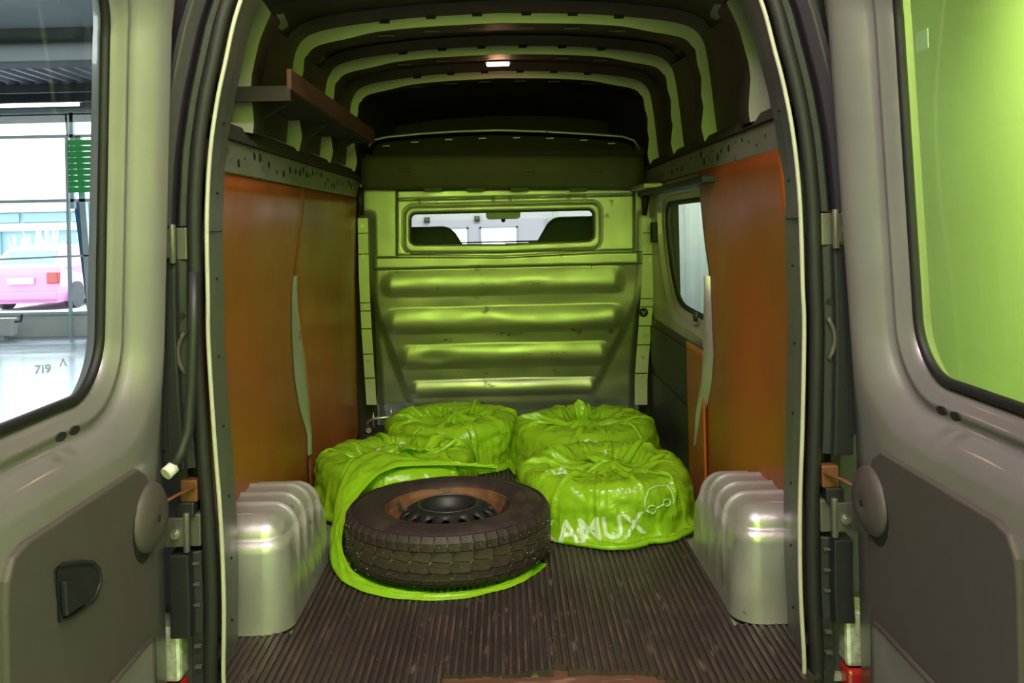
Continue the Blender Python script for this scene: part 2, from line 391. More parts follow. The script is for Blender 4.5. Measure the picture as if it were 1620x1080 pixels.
# outside: building, grass, car
bd = thing('building', 'low blue grey building with white bands beyond the yard', 'building', (-20, 42, GZ))
MB().box(-38, 42, GZ, -6, 52, 3.1).build('wall', M['bldg'], bd)
MB().box(-38.3, 41.8, 1.38, -6, 42, 1.75).build('white_band', M['bldgw'], bd); MB().box(-38.3, 41.7, 2.3, -6, 42, 3.2).build('roof_edge', M['bldgw'], bd)
for x in (-26, -23.6, -21.2, -18.8): MB().box(x, 41.9, 1.8, x+2.2, 42, 2.25).build('window', M['carglass'], bd)
for x in (-25, -22.5, -20): MB().box(x, 41.85, GZ, x+.3, 42, 1.38).build('pilaster', M['carglass'], bd)
kb = struct(MB().box(-24, 26, GZ-.05, -8, 26.4, GZ+.25), 'kerb_planter', M['lowwall'])
for k in range(16):
    m = MB(); bx = -20 + k*.72; by = 27.3 + random.uniform(-.4, .6); H = random.uniform(1.7, 2.2)
    for q in range(26):
        an = random.uniform(0, 2*PI); l = H*random.uniform(.6, 1); sp = random.uniform(.05, .32)
        p0 = Vector((bx+.1*math.cos(an), by+.1*math.sin(an), GZ)); p1 = p0 + Vector((sp*.4*math.cos(an), sp*.4*math.sin(an), l*.7)); p2 = p0 + Vector((sp*math.cos(an), sp*math.sin(an), l))
        m.tube([p0, p1, p2], [.02, .045, .012], 5)
    tag(m.build('ornamental_grass', M['plant']), 'clump of tall pale feathery grass along the yard', 'grass', 'feathery grasses along the yard')
car = thing('car', 'parked magenta red car seen from behind through the facade', 'car', (-11.0, 20.4, GZ))
cx0, cy0, cz = -11.0, 19.4, GZ-.05
prof = [(.18, .0), (.42, -.02), (.55, .02), (.85, .06), (.98, .14), (1.40, .62), (1.47, 1.1), (1.48, 2.2), (1.3, 2.9), (1.0, 3.4), (.85, 4.2), (.35, 4.35), (.18, 4.2)]
hw = [.80, .86, .87, .87, .84, .66, .62, .62, .68, .84, .82, .78, .76]
rings = []
for (z, y), h in zip(prof, hw): rings.append([Vector((cx0 + sx*h, cy0 + y, cz + z)) for sx in (-1, -.9, -.5, 0, .5, .9, 1)])
rings.append(rings[0]); m = MB(); m.loft(rings, False, False, False)
for side in (0, 6): m.add([r[side] for r in rings[:-1]], [tuple(range(len(rings)-1))])
m.build('body', M['carpaint'], car, bevel=.03)
MB().hexa([(cx0-.66, cy0+.17, cz+1.0), (cx0+.66, cy0+.17, cz+1.0), (cx0+.54, cy0+.55, cz+1.37), (cx0-.54, cy0+.55, cz+1.37)], [(cx0-.66, cy0+.2, cz+1.0), (cx0+.66, cy0+.2, cz+1.0), (cx0+.54, cy0+.6, cz+1.37), (cx0-.54, cy0+.6, cz+1.37)]).build('rear_window', M['carglass'], car)
MB().box(cx0-.28, cy0-.05, cz+.62, cx0+.28, cy0+.03, cz+.76).build('number_plate', M['white'], car)
MB().box(cx0-.88, cy0-.10, cz+.25, cx0+.88, cy0+.02, cz+.45).build('bumper', M['carpaint'], car, bevel=.04)
for s in (-1, 1):
    MB().box(cx0+s*.72-.13, cy0-.03, cz+.62, cx0+s*.72+.13, cy0+.1, cz+.88).build('tail_light', M['tail_red'], car, bevel=.02)
    for y in (.8, 3.4): MB().cyl((cx0+s*.80-.1, cy0+y, cz+.31), (1, 0, 0), .31, .2).build('wheel', M['carrub'], car)

# ================================================================== the van
VAN = thing('cargo_van', 'silver high roof cargo van with both rear doors open', 'van', (0, 2.0, 0))
V = VAN
OC = [(-.03, .700), (.024, .705), (.2, .700), (.4, .703), (.604, .714), (.83, .723), (.935, .722), (1.135, .72), (1.296, .708), (1.42, .688), (1.51, .667), (1.62, .64), (1.72, .60), (1.80, .545), (1.85, .47), (1.875, .36), (1.885, .2), (1.888, 0)]
def fine(tab, n=6):
    out = []
    for i in range(len(tab)-1):
        p = [tab[max(0, i-1)], tab[i], tab[i+1], tab[min(len(tab)-1, i+2)]]
        for k in range(n):
            t = k/n; out.append(tuple(.5*((2*p[1][c]) + (-p[0][c]+p[2][c])*t + (2*p[0][c]-5*p[1][c]+4*p[2][c]-p[3][c])*t*t + (-p[0][c]+3*p[1][c]-3*p[2][c]+p[3][c])*t**3) for c in (0, 1)))
    return out + [tab[-1]]
OCF = fine(OC, 4)
def side_path(s, off, Y, za=-9, zb=9):
    pts = []
    for i, (z, x) in enumerate(OCF):
        a = OCF[max(0, i-1)]; b = OCF[min(len(OCF)-1, i+1)]; dz, dx = b[0]-a[0], b[1]-a[1]; l = math.hypot(dz, dx) or 1
        nz_, nx = -dx/l, dz/l
        if za <= z <= zb: pts.append(Vector((s*(x + off*nx), Y, z + off*nz_)))
    return pts
def arch_path(off, Y): 
    l = side_path(-1, off, Y); r = side_path(1, off, Y); return l + r[::-1][1:]
def band(profile, za=-9, zb=9, s=None):
    """strip of surface that follows the doorway; profile = [(offset, Y)...]"""
    m = MB(); sides = [s] if s else [0]
    paths = [(side_path(s, o, Y, za, zb) if s else arch_path(o, Y)) for o, Y in profile]
    m.loft(paths, False, False, False); return m
YO = 2.08
m = band([(.000, YO-.008), (.0, YO), (.018, YO+.06), (.022, YO+.12), (.036, YO+.22)]); m.build('door_jamb', M['jamb'], V)
m = MB(); m.tube(arch_path(-.001, YO-.012), .0055, 8, up=Vector((0, 1, 0))); m.build('doorway_flange', M['flange'], V)
m = MB(); m.tube(arch_path(.031, YO-.006), .017, 12, up=Vector((0, 1, 0))); 
m.build('door_seal', M['rubber'], V)
band([(.045, YO+.01), (.048, YO+.035), (.062, YO+.05), (.078, YO+.05), (.083, YO+.02), (.105, YO+.015), (.11, YO+.05), (.2, YO+.07), (.245, YO+.075)]).build('door_frame', M['channel'], V)
for s in (-1, 1):
    for z in (.10, .26, .42, .60, .78, .98, 1.20, 1.38):
        x = curve(OC, z) + .022; MB().cyl((s*x, YO+.12, z), (-s, -.35, 0), .0035, .003, 10).build('jamb_rivet', M['black'], V)
    x = curve(OC, 1.10); MB().hexa([(s*(x-.004), YO-.02, 1.100), (s*(x-.004), YO-.02, 1.103), (s*(x+.019), YO+.06, 1.103), (s*(x+.019), YO+.06, 1.100)], [(s*(x+.020), YO+.12, 1.100), (s*(x+.020), YO+.12, 1.103), (s*(x+.032), YO+.2, 1.103), (s*(x+.032), YO+.2, 1.100)]).build('jamb_joint', M['black'], V)
# outer skin of the van
def skin(u, v):
    y = lerp(YO+.07, 6.4, v); a = lerp(-1, 1, u)
    t = [(0, -.25, .90), (.12, .1, .945), (.24, .6, .96), (.36, 1.1, .935), (.46, 1.5, .88), (.55, 1.78, .80), (.64, 1.93, .66), (.78, 1.99, .40), (1.0, 2.02, 0)]
    q = 1 - abs(a); z = curve([(i[0], i[1]) for i in t], q); x = curve([(i[0], i[2]) for i in t], q)
    if v > .62: x *= 1 - .06*(v-.62)/.38
    return Vector((math.copysign(x, a) if a else 0, y, z))
def skin_skip(u, v):
    y = lerp(YO+.07, 6.4, v); p = skin(u, v)
    if p.x > 0 and 2.95 < y < 5.0 and .62 < p.z < 1.28: return True      # sliding door window
    if abs(p.x) > .7 and 5.1 < y < 6.0 and .65 < p.z < 1.3: return True   # cab windows
    return False
MB().grid(skin, 80, 60, True, skin_skip).build('outer_skin', M['paint'], V)
# D pillar hardware: covers, hinges, hose, strap, tail lamps
def cover(s, prof, za, zb, m, name):
    b = MB(); rings = []
    for i in range(15):
        z = lerp(za, zb, i/14); x = curve(OC, z)
        rings.append([Vector((s*(x+o), y, z)) for o, y in prof])
    b.loft(rings, True, True, False); return b.build(name, m, V, bevel=.003)
for s in (-1, 1):
    cover(s, [(.048, YO+.055), (.05, YO-.005), (.066, YO-.012), (.078, YO+.0), (.082, YO+.055)], 1.115, 1.80, M['plastic'], 'pillar_cover')
    cover(s, [(.080, YO+.06), (.083, YO-.015), (.105, YO-.035), (.122, YO-.035), (.126, YO+.06)], 1.115, 1.86, M['channel'], 'pillar_trim')
    cover(s, [(.046, YO+.055), (.048, YO-.012), (.066, YO-.018), (.072, YO-.03), (.118, YO-.03), (.122, YO+.055)], .53, 1.035, M['plastic'], 'pillar_cover')
    cover(s, [(.046, YO+.055), (.048, YO-.012), (.066, YO-.018), (.072, YO-.04), (.118, YO-.04), (.122, YO+.055)], .13, .33, M['plastic'], 'pillar_cover')
    cover(s, [(.046, YO+.055), (.048, YO-.008), (.075, YO-.012), (.08, YO+.055)], -.03, .13, M['plastic'], 'pillar_cover')
    # recessed black slot and clips
    x = curve(OC, .8); b = MB().box(s*(x+.096), YO-.034, .58, s*(x+.113), YO-.028, .99); b.build('cover_slot', M['black'], V)
    b = MB()
    for z in (.95, .92, .895): b.box(s*(x+.099), YO-.038, z, s*(x+.111), YO-.033, z+.003)
    b.build('slot_clip', M['steel'], V)
    m2 = MB(); m2.tube([(s*(x+.055+.016*math.sin(t*PI)), YO-.022, .76+.10*t) for t in [i/8 for i in range(9)]], .006, 6); m2.build('cover_hoop', M['trim'], V)
    MB().cyl((s*(x+.062), YO-.016, .90), (0, -1, 0), .008, .004, 12).build('cover_plug', M['black'], V)
    for z in (.30, .25, .20, .10, .05):
        MB().box(s*(.703+.05), YO-.024, z, s*(.703+.066), YO-.012, z+.005).build('cover_rib', M['trim'], V)
    for z in (1.077, .385):
        hx = curve(OC, z)
        h = MB().box(s*(hx+.046), YO-.02, z-.042, s*(hx+.072), YO+.05, z+.036); h.box(s*(hx+.070), YO-.04, z-.036, s*(hx+.128), YO-.030, z+.034)
        h.cyl((s*(hx+.074), YO-.035, z-.05), (0, 0, 1), .008, .095, 12); h.box(s*(hx+.118), YO-.12, z-.03, s*(hx+.130), YO-.03, z+.03)
        ho = h.build('hinge', M['hinge'], V, bevel=.003)
        b = MB().cyl((s*(hx+.098), YO-.040, z-.004), (0, -1, 0), .012, .006, 20); b.cyl((s*(hx+.098), YO-.046, z-.004), (0, -1, 0), .0075, .008, 6); b.build('hinge_bolt', M['steel'], ho)
    # door check strap
    z = .475; hx = .705
    MB().box(s*(hx+.05), YO-.02, z-.025, s*(hx+.09), YO+.02, z+.028).build('strap_plate', M['wire'], V, bevel=.003)
    MB().tube([(s*(hx+.055), YO-.02, z+.012), (s*(hx+.085), YO-.05, z+.004), (s*(hx+.12), YO-.15, z-.005)], .0035, 6, flat=2).build('check_strap', M['wire'], V)
    MB().box(s*(hx+.055), YO-.03, .415, s*(hx+.10), YO, .452).build('strap_bracket', M['plastic'], V, bevel=.004)
    # tail lamp
    tl = MB().box(s*.800, YO-.03, .02, s*.90, YO+.07, .15).build('tail_lamp', M['tail_clear'], V, bevel=.01)
    MB().box(s*.800, YO-.035, -.12, s*.90, YO+.07, .015).build('red_lens', M['tail_red'], tl, bevel=.01)
MB().tube([P(307, 430, YO-.05), P(306, 520, YO-.06), P(303, 610, YO-.07), P(298, 680, YO-.075), P(287, 715, YO-.09), P(272, 742, YO-.11)], .013, 12).build('cable_hose', M['hose'], V)
MB().tube([P(275, 738, YO-.105), P(262, 750, YO-.125)], .015, 12).build('hose_connector', M['white'], V)

# cargo floor (sheet metal), sill board
fl = MB().box(-.86, YO+.005, -.03, .86, 4.62, -.012); fl.build('cargo_floor', M['paint_in'], V)
MB().box(-.70, YO-.14, -.05, .70, YO+.14, -.008).build('sill_board', M['sill'], V, bevel=.006)
MB().box(-.74, YO-.15, -.24, .74, YO+.04, -.052).build('rear_cross_member', M['channel'], V, bevel=.02)

# ribbed rubber mat
mt = thing('rubber_mat', 'worn dark ribbed rubber mat covering the van floor', 'mat', (0, 3.2, -.01))
m = MB(); N_ = 78; wv = 1.52
for k in range(N_):
    x0 = -wv/2 + wv*k/N_; p = wv/N_; xc = x0 + p/2
    ax = abs(xc)
    front = 2.03 + .01*ns(k*.35, 3, 0) + .004*random.random()
    if -.17 < xc < .42: front = 2.090 + .010*ns(k*.3, 9, 1) + .004*random.random() + (.03 if .10 < xc < .14 else 0) - .05*ss(.30, .42, xc)
    if ax > .69: front = 2.03 + (ax-.69)*.6
    back = 4.52 if ax < .600 else 2.325
    segs = 40 if back > 3 else 6; rings = []
    for i in range(segs+1):
        y = lerp(front, back, i/segs); h = .004*ns(xc*3, y*2, 5) + .0015*ns(xc*30, y*9, 2); wob = .006*ns(xc*1.5, y*1.2, 8)
        h += .012*max(0, 1 - (y-front)/.10)*max(0, ns(xc*5, 4, 4)+.1)
        a, b = x0 + wob, x0 + p + wob; t = .0055
        rings.append([Vector(q) for q in ((a, y, h), (a + p*.30, y, h), (a + p*.38, y, h+t*.8), (a+p*.5, y, h+t), (a+p*.84, y, h+t), (a+p*.94, y, h+t*.7), (b, y, h), (b, y, -.010), (a, y, -.010))])
    q0 = len(m.f); m.loft(rings, True, True, False)
    for i in range(segs): m.mi[q0 + i*9 + 3] = 1
m.build('ribbed_sheet', [M['mat'], M['matrib']], mt)

fk = MB(); rnd = random.Random(5)
for _ in range(230):
    x, y = rnd.uniform(-.58, .58), rnd.uniform(2.12, 3.3); a = rnd.uniform(0, PI); l, b = rnd.uniform(.0015, .006), rnd.uniform(.0008, .0025); z = rnd.uniform(.0065, .009)
    d1, d2 = Vector((math.cos(a)*l, math.sin(a)*l, 0)), Vector((-math.sin(a)*b, math.cos(a)*b, 0)); c = Vector((x, y, z)); fk.hexa([c-d1, c-d2, c+d1, c+d2], [c-d1*.6+Vector((0, 0, .001)), c-d2*.6+Vector((0, 0, .001)), c+d1*.6+Vector((0, 0, .001)), c+d2*.6+Vector((0, 0, .001))])
tag(fk.build('dirt_crumbs', M['sill'], mt), kind='stuff')
# wheel arches
def wheel_arch(s):
    m = MB()
    hx0, y0, y1, rc = .605, 2.315, 2.91, .078
    # outline (plan) list with normals
    out = []
    out += [(.87, y0, 0, -1), (.76, y0, 0, -1), (hx0+rc, y0, 0, -1)]
    for k in range(1, 9):
        a = k/8*PI/2; out.append((hx0+rc-rc*math.sin(a), y0+rc-rc*math.cos(a), -math.sin(a), -math.cos(a)))
    for k in range(1, 90): out.append((hx0, lerp(y0+rc, y1-rc, k/90), -1, 0))
    for k in range(0, 9):
        a = k/8*PI/2; out.append((hx0+rc-rc*math.cos(a), y1-rc+rc*math.sin(a), -math.cos(a), math.sin(a)))
    out += [(.76, y1, 0, 1), (.87, y1, 0, 1)]
    def H(y): 
        q = (y - y0)/(y1 - y0)
        return .31 if q < .5 else .31*math.sqrt(max(.02, 1 - ((q-.5)/.52)**2))
    rt = .060; rings = []
    zs = [(0, 0), (.25, 0), (.5, 0), (.7, 0), (.82, 0)] 
    for k in range(9): zs.append((None, k/8))
    for (fz_, a) in zs:
        row = []
        for (x, y, nx, ny) in out:
            h = H(y); rr = min(rt, h*.6)
            rib = 0
            for c in (2.46, 2.55, 2.64, 2.735): rib = max(rib, math.exp(-((y-c)/.0085)**2))
            if fz_ is not None: z = fz_*(h-rr)/.82; ins = 0
            else: z = h - rr + rr*math.sin(a*PI/2); ins = rr*(1 - math.cos(a*PI/2))
            # side leans outwards a little towards the top
            lean = .02*z/.3
            b = .013*rib*(1 if nx < -.5 else 0)*ss(.30, .62, z/max(h, .01))
            xx = x - nx*(ins + lean) + nx*b; yy = y - ny*(ins + lean*.5)
            row.append(Vector((s*xx, yy, z + b*(a if fz_ is None else 0)*.8 + .003)))
        rings.append(row)
    # close the top: interpolate last ring towards wall
    top = rings[-1]
    for k in range(1, 7):
        row = []
        for i, p in enumerate(top):
            xw = .87
            rib = 0
            for c in (2.46, 2.55, 2.64, 2.735): rib = max(rib, math.exp(-((p.y-c)/.011)**2))
            inner = out[i][2] < -.5
            row.append(Vector((lerp(p.x, s*xw, k/6), p.y, p.z + (.0*k if not inner else 0))))
        rings.append(row)
    m.loft(rings, False, False, True)
    o = m.build('wheel_arch', M['arch'], V)
    return o
for s in (-1, 1): wheel_arch(s)

# side walls: plywood lining, rails, body behind
def WX(y, z):
    t = 1 - .75*ss(3.5, 4.4, y); return .757 + .05*ss(1.25, .80, z)*t
def WR_(y, z): return .757 + .04*ss(1.25, .80, z)*ss(2.9, 2.5, y) - .006
def side_sheet(s, y0, y1, z0f, z1f, name, m, off=0, nu=24, nv=24, parent=V, thick=.009, edge0=None, edge1=None, label=None):
    def fn(u, v):
        zt = lerp(0, 1, v)
        za = z0f; zb = z1f; z = lerp(za, zb, v)
        a = (y0 + (edge0(z) if edge0 else 0)); b = (y1 + (edge1(z) if edge1 else 0)); y = lerp(a, b, u)
        return Vector((s*((WX(y, z) if s < 0 else WR_(y, z)) + off), y, z))
    o = MB().grid(fn, nu, nv).build(name, m, parent, solid=thick)
    if label: o['label'] = label
    return o
# body side panels just behind the plywood
for s in (-1, 1):
    if s < 0:
        side_sheet(s, YO+.2, 4.5, -.01, 1.42, 'body_side', M['paint_in'], .035, 40, 20)
    else:
        side_sheet(s, YO+.2, 3.15, -.01, 1.42, 'body_side', M['paint_in'], .035, 20, 20)
# left plywood: two sheets with a curved gap showing the pillar
gapL = [(.28, 3.42), (.40, 3.30), (.55, 3.22), (.7, 3.20), (.85, 3.21), (.92, 3.22), (1.3, 3.2)]
gapR = [(.28, 3.46), (.40, 3.46), (.55, 3.44), (.7, 3.36), (.85, 3.27), (.92, 3.225), (1.3, 3.205)]
side_sheet(-1, YO+.19, 0, .0, 1.262, 'plywood_panel', M['ply'], 0, edge1=lambda z: curve(gapL, z), label='near orange plywood sheet')
side_sheet(-1, 0, 4.40, .0, 1.262, 'plywood_panel', M['ply'], .004, edge0=lambda z: curve(gapR, z), label='far orange plywood sheet')
# right plywood: one sheet and a strip beyond the pillar
rg = [(.22, 3.36), (.35, 3.25), (.5, 3.13), (.62, 3.085), (.71, 3.10), (.9, 3.12), (1.04, 3.19), (1.26, 3.26), (1.3, 3.27)]
side_sheet(1, YO+.19, 0, .0, 1.295, 'plywood_panel', M['ply'], 0, edge1=lambda z: curve(rg, z), label='orange plywood sheet')
side_sheet(1, 0, 3.48, .0, .615, 'plywood_panel', M['ply'], -.014, edge0=lambda z: 3.20, label='narrow orange plywood strip')
for s, a, b in ((-1, gapL, gapR),):
    m = MB()
    m.grid(lambda u, v: Vector((s*(WX(3.2, lerp(.2, .93, v)) + .008 - .022*math.sin(u*PI)), lerp(curve(a, lerp(.2, .93, v))-.03, curve(b, lerp(.2, .93, v))+.03, u), lerp(.2, .93, v))), 8, 30)
    m.build('body_pillar', M['arch'], V)
def bp(u, v):
    z = lerp(.22, .90, v); w_ = .02 + .12*ss(.90, .62, z)*ss(.20, .40, z); y = curve(rg, z) - .015 + u*w_; return Vector((WR_(y, z) + .002 - .028*math.sin(u*PI), y, z))
MB().grid(bp, 10, 30).build('body_pillar', M['arch'], V)
# perforated rails along the waist
for s in (-1, 1):
    zb, zt = (1.262, 1.352) if s < 0 else (1.29, 1.375); zu = 1.405 if s < 0 else 1.415
    RY = 4.52
    m = MB(); x0 = .745
    m.box(s*x0, YO+.2, zb, s*(x0+.05), RY, zt); rl = m.build('waist_rail', M['rail'], V, bevel=.004)
    m = MB(); m.hexa([(s*(x0-.012), YO+.2, zt), (s*(x0+.10), YO+.2, zt), (s*(x0+.10), YO+.2, zu), (s*(x0+.015), YO+.2, zu)], [(s*(x0-.012), RY, zt), (s*(x0+.10), RY, zt), (s*(x0+.10), RY, zu), (s*(x0+.015), RY, zu)])
    m.build('rail_ledge', M['liner'], V, bevel=.003)
    yy = YO+.33; k = 0
    while yy < RY-.2:
        z = lerp(zb, zt, random.choice((.35, .55, .7))); r = random.choice((.005, .008, .012, .014)); xx = s*(x0-.001)
        h = MB(); n = random.choice((4, 6, 12)); an = random.random()
        h.cyl((xx, yy, z), (s, 0, 0), r, .003, n); h.build('rail_hole', M['black'], rl); 
        yy += random.uniform(.045, .10); k += 1
# right side: sliding door
sd = MB()
wo = [(3.19, 1.22), (3.72, 1.19), (3.78, 1.1)]
# window outline in (y, z) on the sliding door plane x=.80
SX = .762
def ctr(poly, n=64):
    L = [0]; pts = poly + [poly[0]]
    for a, b in zip(pts, pts[1:]): L.append(L[-1] + math.hypot(a[0]-b[0], a[1]-b[1]))
    out = []
    for i in range(n):
        d = L[-1]*i/n; k = max(j for j in range(len(L)-1) if L[j] <= d); t = (d-L[k])/(L[k+1]-L[k])
        out.append((lerp(pts[k][0], pts[k+1][0], t), lerp(pts[k][1], pts[k+1][1], t)))
    for _ in range(3): out = [((out[i-1][0]+2*out[i][0]+out[(i+1) % n][0])/4, (out[i-1][1]+2*out[i][1]+out[(i+1) % n][1])/4) for i in range(n)]
    return out
wpoly = ctr([(3.0, 1.19), (4.21, 1.19), (4.20, 1.05), (4.11, .88), (3.99, .74), (3.86, .715), (3.0, .70)])
wc = (3.6, .95)
def off(poly, d): 
    n = len(poly); out = []
    for i in range(n):
        a, b = poly[i-1], poly[(i+1) % n]; tx, ty = b[0]-a[0], b[1]-a[1]; l = math.hypot(tx, ty)
        out.append((poly[i][0] + ty/l*d*wsgn, poly[i][1] - tx/l*d*wsgn))
    return out
ar = sum(wpoly[i-1][0]*wpoly[i][1]-wpoly[i][0]*wpoly[i-1][1] for i in range(len(wpoly))); wsgn = 1 if ar > 0 else -1
def outline_rect(poly, c, y0, y1, z0, z1):
    out = []
    for (y, z) in poly:
        dy, dz = y-c[0], z-c[1]; t = min(((y1-c[0])/dy if dy > 0 else (y0-c[0])/dy if dy < 0 else 9e9), ((z1-c[1])/dz if dz > 0 else (z0-c[1])/dz if dz < 0 else 9e9))
        out.append((c[0]+dy*t, c[1]+dz*t))
    return out
rings = [[Vector((SX+.05, y, z)) for y, z in wpoly]]
for d, x in ((.012, .03), (.03, .022), (.036, .0), (.06, -.006), (.075, -.004)): rings.append([Vector((SX+x, y, z)) for y, z in off(wpoly, d)])
rings.append([Vector((SX+.0, y, z)) for y, z in outline_rect(wpoly, wc, 2.9, 4.46, .60, 1.40)])
m = MB(); m.loft(rings, True, False, False)
sdo = m.build('sliding_door', M['paint_in'], V)
m = MB(); m.tube([Vector((SX+.045, y, z)) for y, z in wpoly], .012, 8, closed=True, up=Vector((1, 0, 0))); m.build('window_seal', M['rubber'], sdo)
m = MB(); m.add([Vector((SX+.05, y, z)) for y, z in wpoly], [tuple(range(len(wpoly)))]); m.build('window_pane', M['glass'], sdo, solid=.004)
m = MB().box(SX-.012, 3.22, -.0, SX+.02, 4.46, .605); m.box(SX-.02, 3.25, .06, SX-.012, 4.40, .33); m.box(SX-.02, 3.25, .37, SX-.012, 4.40, .57)
m.build('lower_panel', M['plastic'], sdo, bevel=.008)
MB().box(SX-.03, 4.22, 1.0, SX, 4.27, 1.10).build('door_latch', M['black'], sdo, bevel=.004)
MB().cyl((.765, 3.42, .72), (-1, 0, 0), .022, .012, 16).build('pillar_clip', M['plastic'], V)
m = MB().box(.66, 4.0, 1.262, .75, 4.42, 1.285); m.build('track_bracket', M['paint_in'], V, bevel=.004)
m = MB().box(.70, 3.0, 1.235, .80, 4.45, 1.262); m.build('door_track', M['plastic'], V, bevel=.004)

# roof: skin panels and ribs
RO = [(1.40, .795), (1.45, .787), (1.6, .772), (1.70, .760), (1.76, .746), (1.805, .712), (1.832, .64), (1.852, .5), (1.870, .3), (1.880, 0)]
ROF = fine(RO, 4)
def roof_path(off, Y):
    pts = []
    for i, (z, x) in enumerate(ROF):
        a = ROF[max(0, i-1)]; b = ROF[min(len(ROF)-1, i+1)]; dz, dx = b[0]-a[0], b[1]-a[1]; l = math.hypot(dz, dx) or 1
        o = off(z, x) if callable(off) else off
        pts.append(Vector((x + o*dz/l, Y, z - o*dx/l)))
    return [Vector((-p.x, p.y, p.z)) for p in pts] + pts[::-1][1:]
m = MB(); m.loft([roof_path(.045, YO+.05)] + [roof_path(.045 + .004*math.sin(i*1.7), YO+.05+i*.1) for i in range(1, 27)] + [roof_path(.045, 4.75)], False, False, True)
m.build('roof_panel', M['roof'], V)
def rib_in(z, x):       # how far the rib face reaches inwards
    t = -.036
    t -= .022*ss(1.60, 1.36, z)
    t -= .012*ss(.45, .60, x)*ss(1.68, 1.8, z)
    t += .004*math.sin(z*55) if z < 1.76 else 0
    return t
for k, (y, dep, name) in enumerate(((2.50, .10, 'roof_rib'), (3.13, .11, 'roof_rib'), (3.70, .11, 'roof_rib'), (4.30, .10, 'roof_rib'))):
    m = MB()
    def near_in(z, x):
        zj = EYE + (z - EYE)*2.3/2.5; xj = (curve(OC, zj) + .036)*2.5/2.3
        return min(-.012, xj - .032 - x - .035*ss(1.56, 1.41, z)) if z < 1.80 else -.02
    ins = rib_in if k else near_in
    A = [roof_path(.03, y), roof_path(.0, y-.002), roof_path(0, y), roof_path(ins, y)]
    m.loft([A[2], A[3]], False, False, False)
    ro = m.build(name, M['paint_in'], V)
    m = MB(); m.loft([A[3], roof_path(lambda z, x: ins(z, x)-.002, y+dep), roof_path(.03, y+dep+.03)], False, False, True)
    m.build('rib_underside', M['roof'], ro)  # dark copy of the rib paint, underside shade painted in
    m = MB(); m.loft([roof_path(.04, y-.03), roof_path(.0, y)], False, False, True)
    m.build('rib_flange', M['roof'], ro)
    # dark tabs along the upper edge of the rib and slots in its underside
    for x in (-.42, -.25, -.08, .10, .27, .44):
        zz = curve([(0, 1.876), (.3, 1.866), (.5, 1.848)], abs(x)); t = .022
        MB().hexa([(x-t, y-.004, zz+.03), (x+t, y-.004, zz+.03), (x+t*.8, y-.004, zz-.004), (x-t*.8, y-.004, zz-.004)], [(x-t, y+.004, zz+.03), (x+t, y+.004, zz+.03), (x+t*.8, y+.004, zz-.004), (x-t*.8, y+.004, zz-.004)]).build('rib_tab', M['black'], ro)
        MB().box(x-.03, y+.045, zz-.041, x+.03, y+.055, zz-.037).build('rib_slot', M['trim'], ro)
    # scalloped inner side panel between the rib and the next
    if k < 4:
        for s in (-1, 1):
            def sc(u, v, s=s, y=y, dep=dep):
                z = lerp(1.39, 1.78, v); yy = lerp(y+dep*.9, y+.57, u)
                return Vector((s*(curve(RO, z) + .035 - .05*math.sin(u*PI)*0 - .03*(1-math.sin(u*PI))), yy, z))
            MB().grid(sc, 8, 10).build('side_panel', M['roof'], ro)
# dome lamp
dl = MB().box(-.075, 3.86, 1.842, .055, 3.95, 1.86).build('dome_lamp', M['plastic'], V, bevel=.005)
MB().box(-.062, 3.868, 1.832, .042, 3.92, 1.843).build('lamp_lens', M['lens'], dl, bevel=.006)
ld = bpy.data.lights.new('dome_light', 'POINT'); ld.energy = .5; ld.color = (1, .45, .25); ld.shadow_soft_size = .03
lo_ = bpy.data.objects.new('dome_light', ld); C.objects.link(lo_); lo_.location = (-.01, 3.9, 1.80)

# area above the bulkhead: beam, overhead shelf lip, dark lining
m = MB(); YB = 4.45
def beam(u, v):
    px = lerp(572, 1018, u); py = lerp(246, 300, v); p = P(px, py, 4.38); p.y += -.02*math.sin(v*PI) + .008*ss(.45, .55, v); return p
m.grid(beam, 30, 8); bo = m.build('bulkhead_beam', M['olive'], V, solid=.01)
for x in (685, 752, 822, 915): p = P(x, 299, 4.37); MB().box(p.x-.045, p.y-.004, p.z-.012, p.x+.045, p.y+.01, p.z+.006).build('beam_tab', M['plastic'], bo)
for x in (640, 836, 943): 
    p = P(x, 270, 4.355); MB().box(p.x-.03, p.y-.004, p.z-.006, p.x+.03, p.y+.01, p.z+.010).build('beam_clip', M['plastic'], bo, bevel=.002)
MB().box(-.80, 4.40, 1.44, .80, 4.46, 1.475).build('beam_ledge', M['liner'], V)
lip = [P(x, y, 4.52) for x, y in ((583, 232), (590, 222), (610, 217), (660, 212), (720, 208), (790, 206), (860, 208), (930, 212), (985, 216), (1003, 222), (1012, 236))]
MB().tube(lip, .0065, 8).build('shelf_lip', M['paint_in'], V)
m = MB(); lo = [Vector((p.x, p.y+.01, 1.46)) for p in lip]; m.loft([lip, [p + Vector((0, .5, .02)) for p in lip]], False, False, True); m.build('overhead_shelf', M['liner'], V)
m = MB(); m.loft([[p + Vector((0, .14, -.01)) for p in lip], [Vector((p.x, 4.66, 1.40)) for p in lip]], False, False, True); m.build('shelf_back', M['liner'], V)
for x, y in ((611, 231), (656, 225), (710, 221), (763, 219), (817, 218), (870, 219), (923, 222), (967, 227)):
    p = P(x, y, 4.64); MB().box(p.x-.02, p.y-.01, p.z-.003, p.x+.02, p.y, p.z+.003).build('shelf_slot', M['white'], V)
MB().box(-.80, 5.3, 1.2, .80, 5.35, 2.0).build('cab_lining', M['liner'], V)
m = MB(); m.loft([roof_path(.0, 4.42), roof_path(-.03, 4.8), roof_path(-.10, 5.32)], False, False, True); m.build('cab_headliner', M['liner'], V)
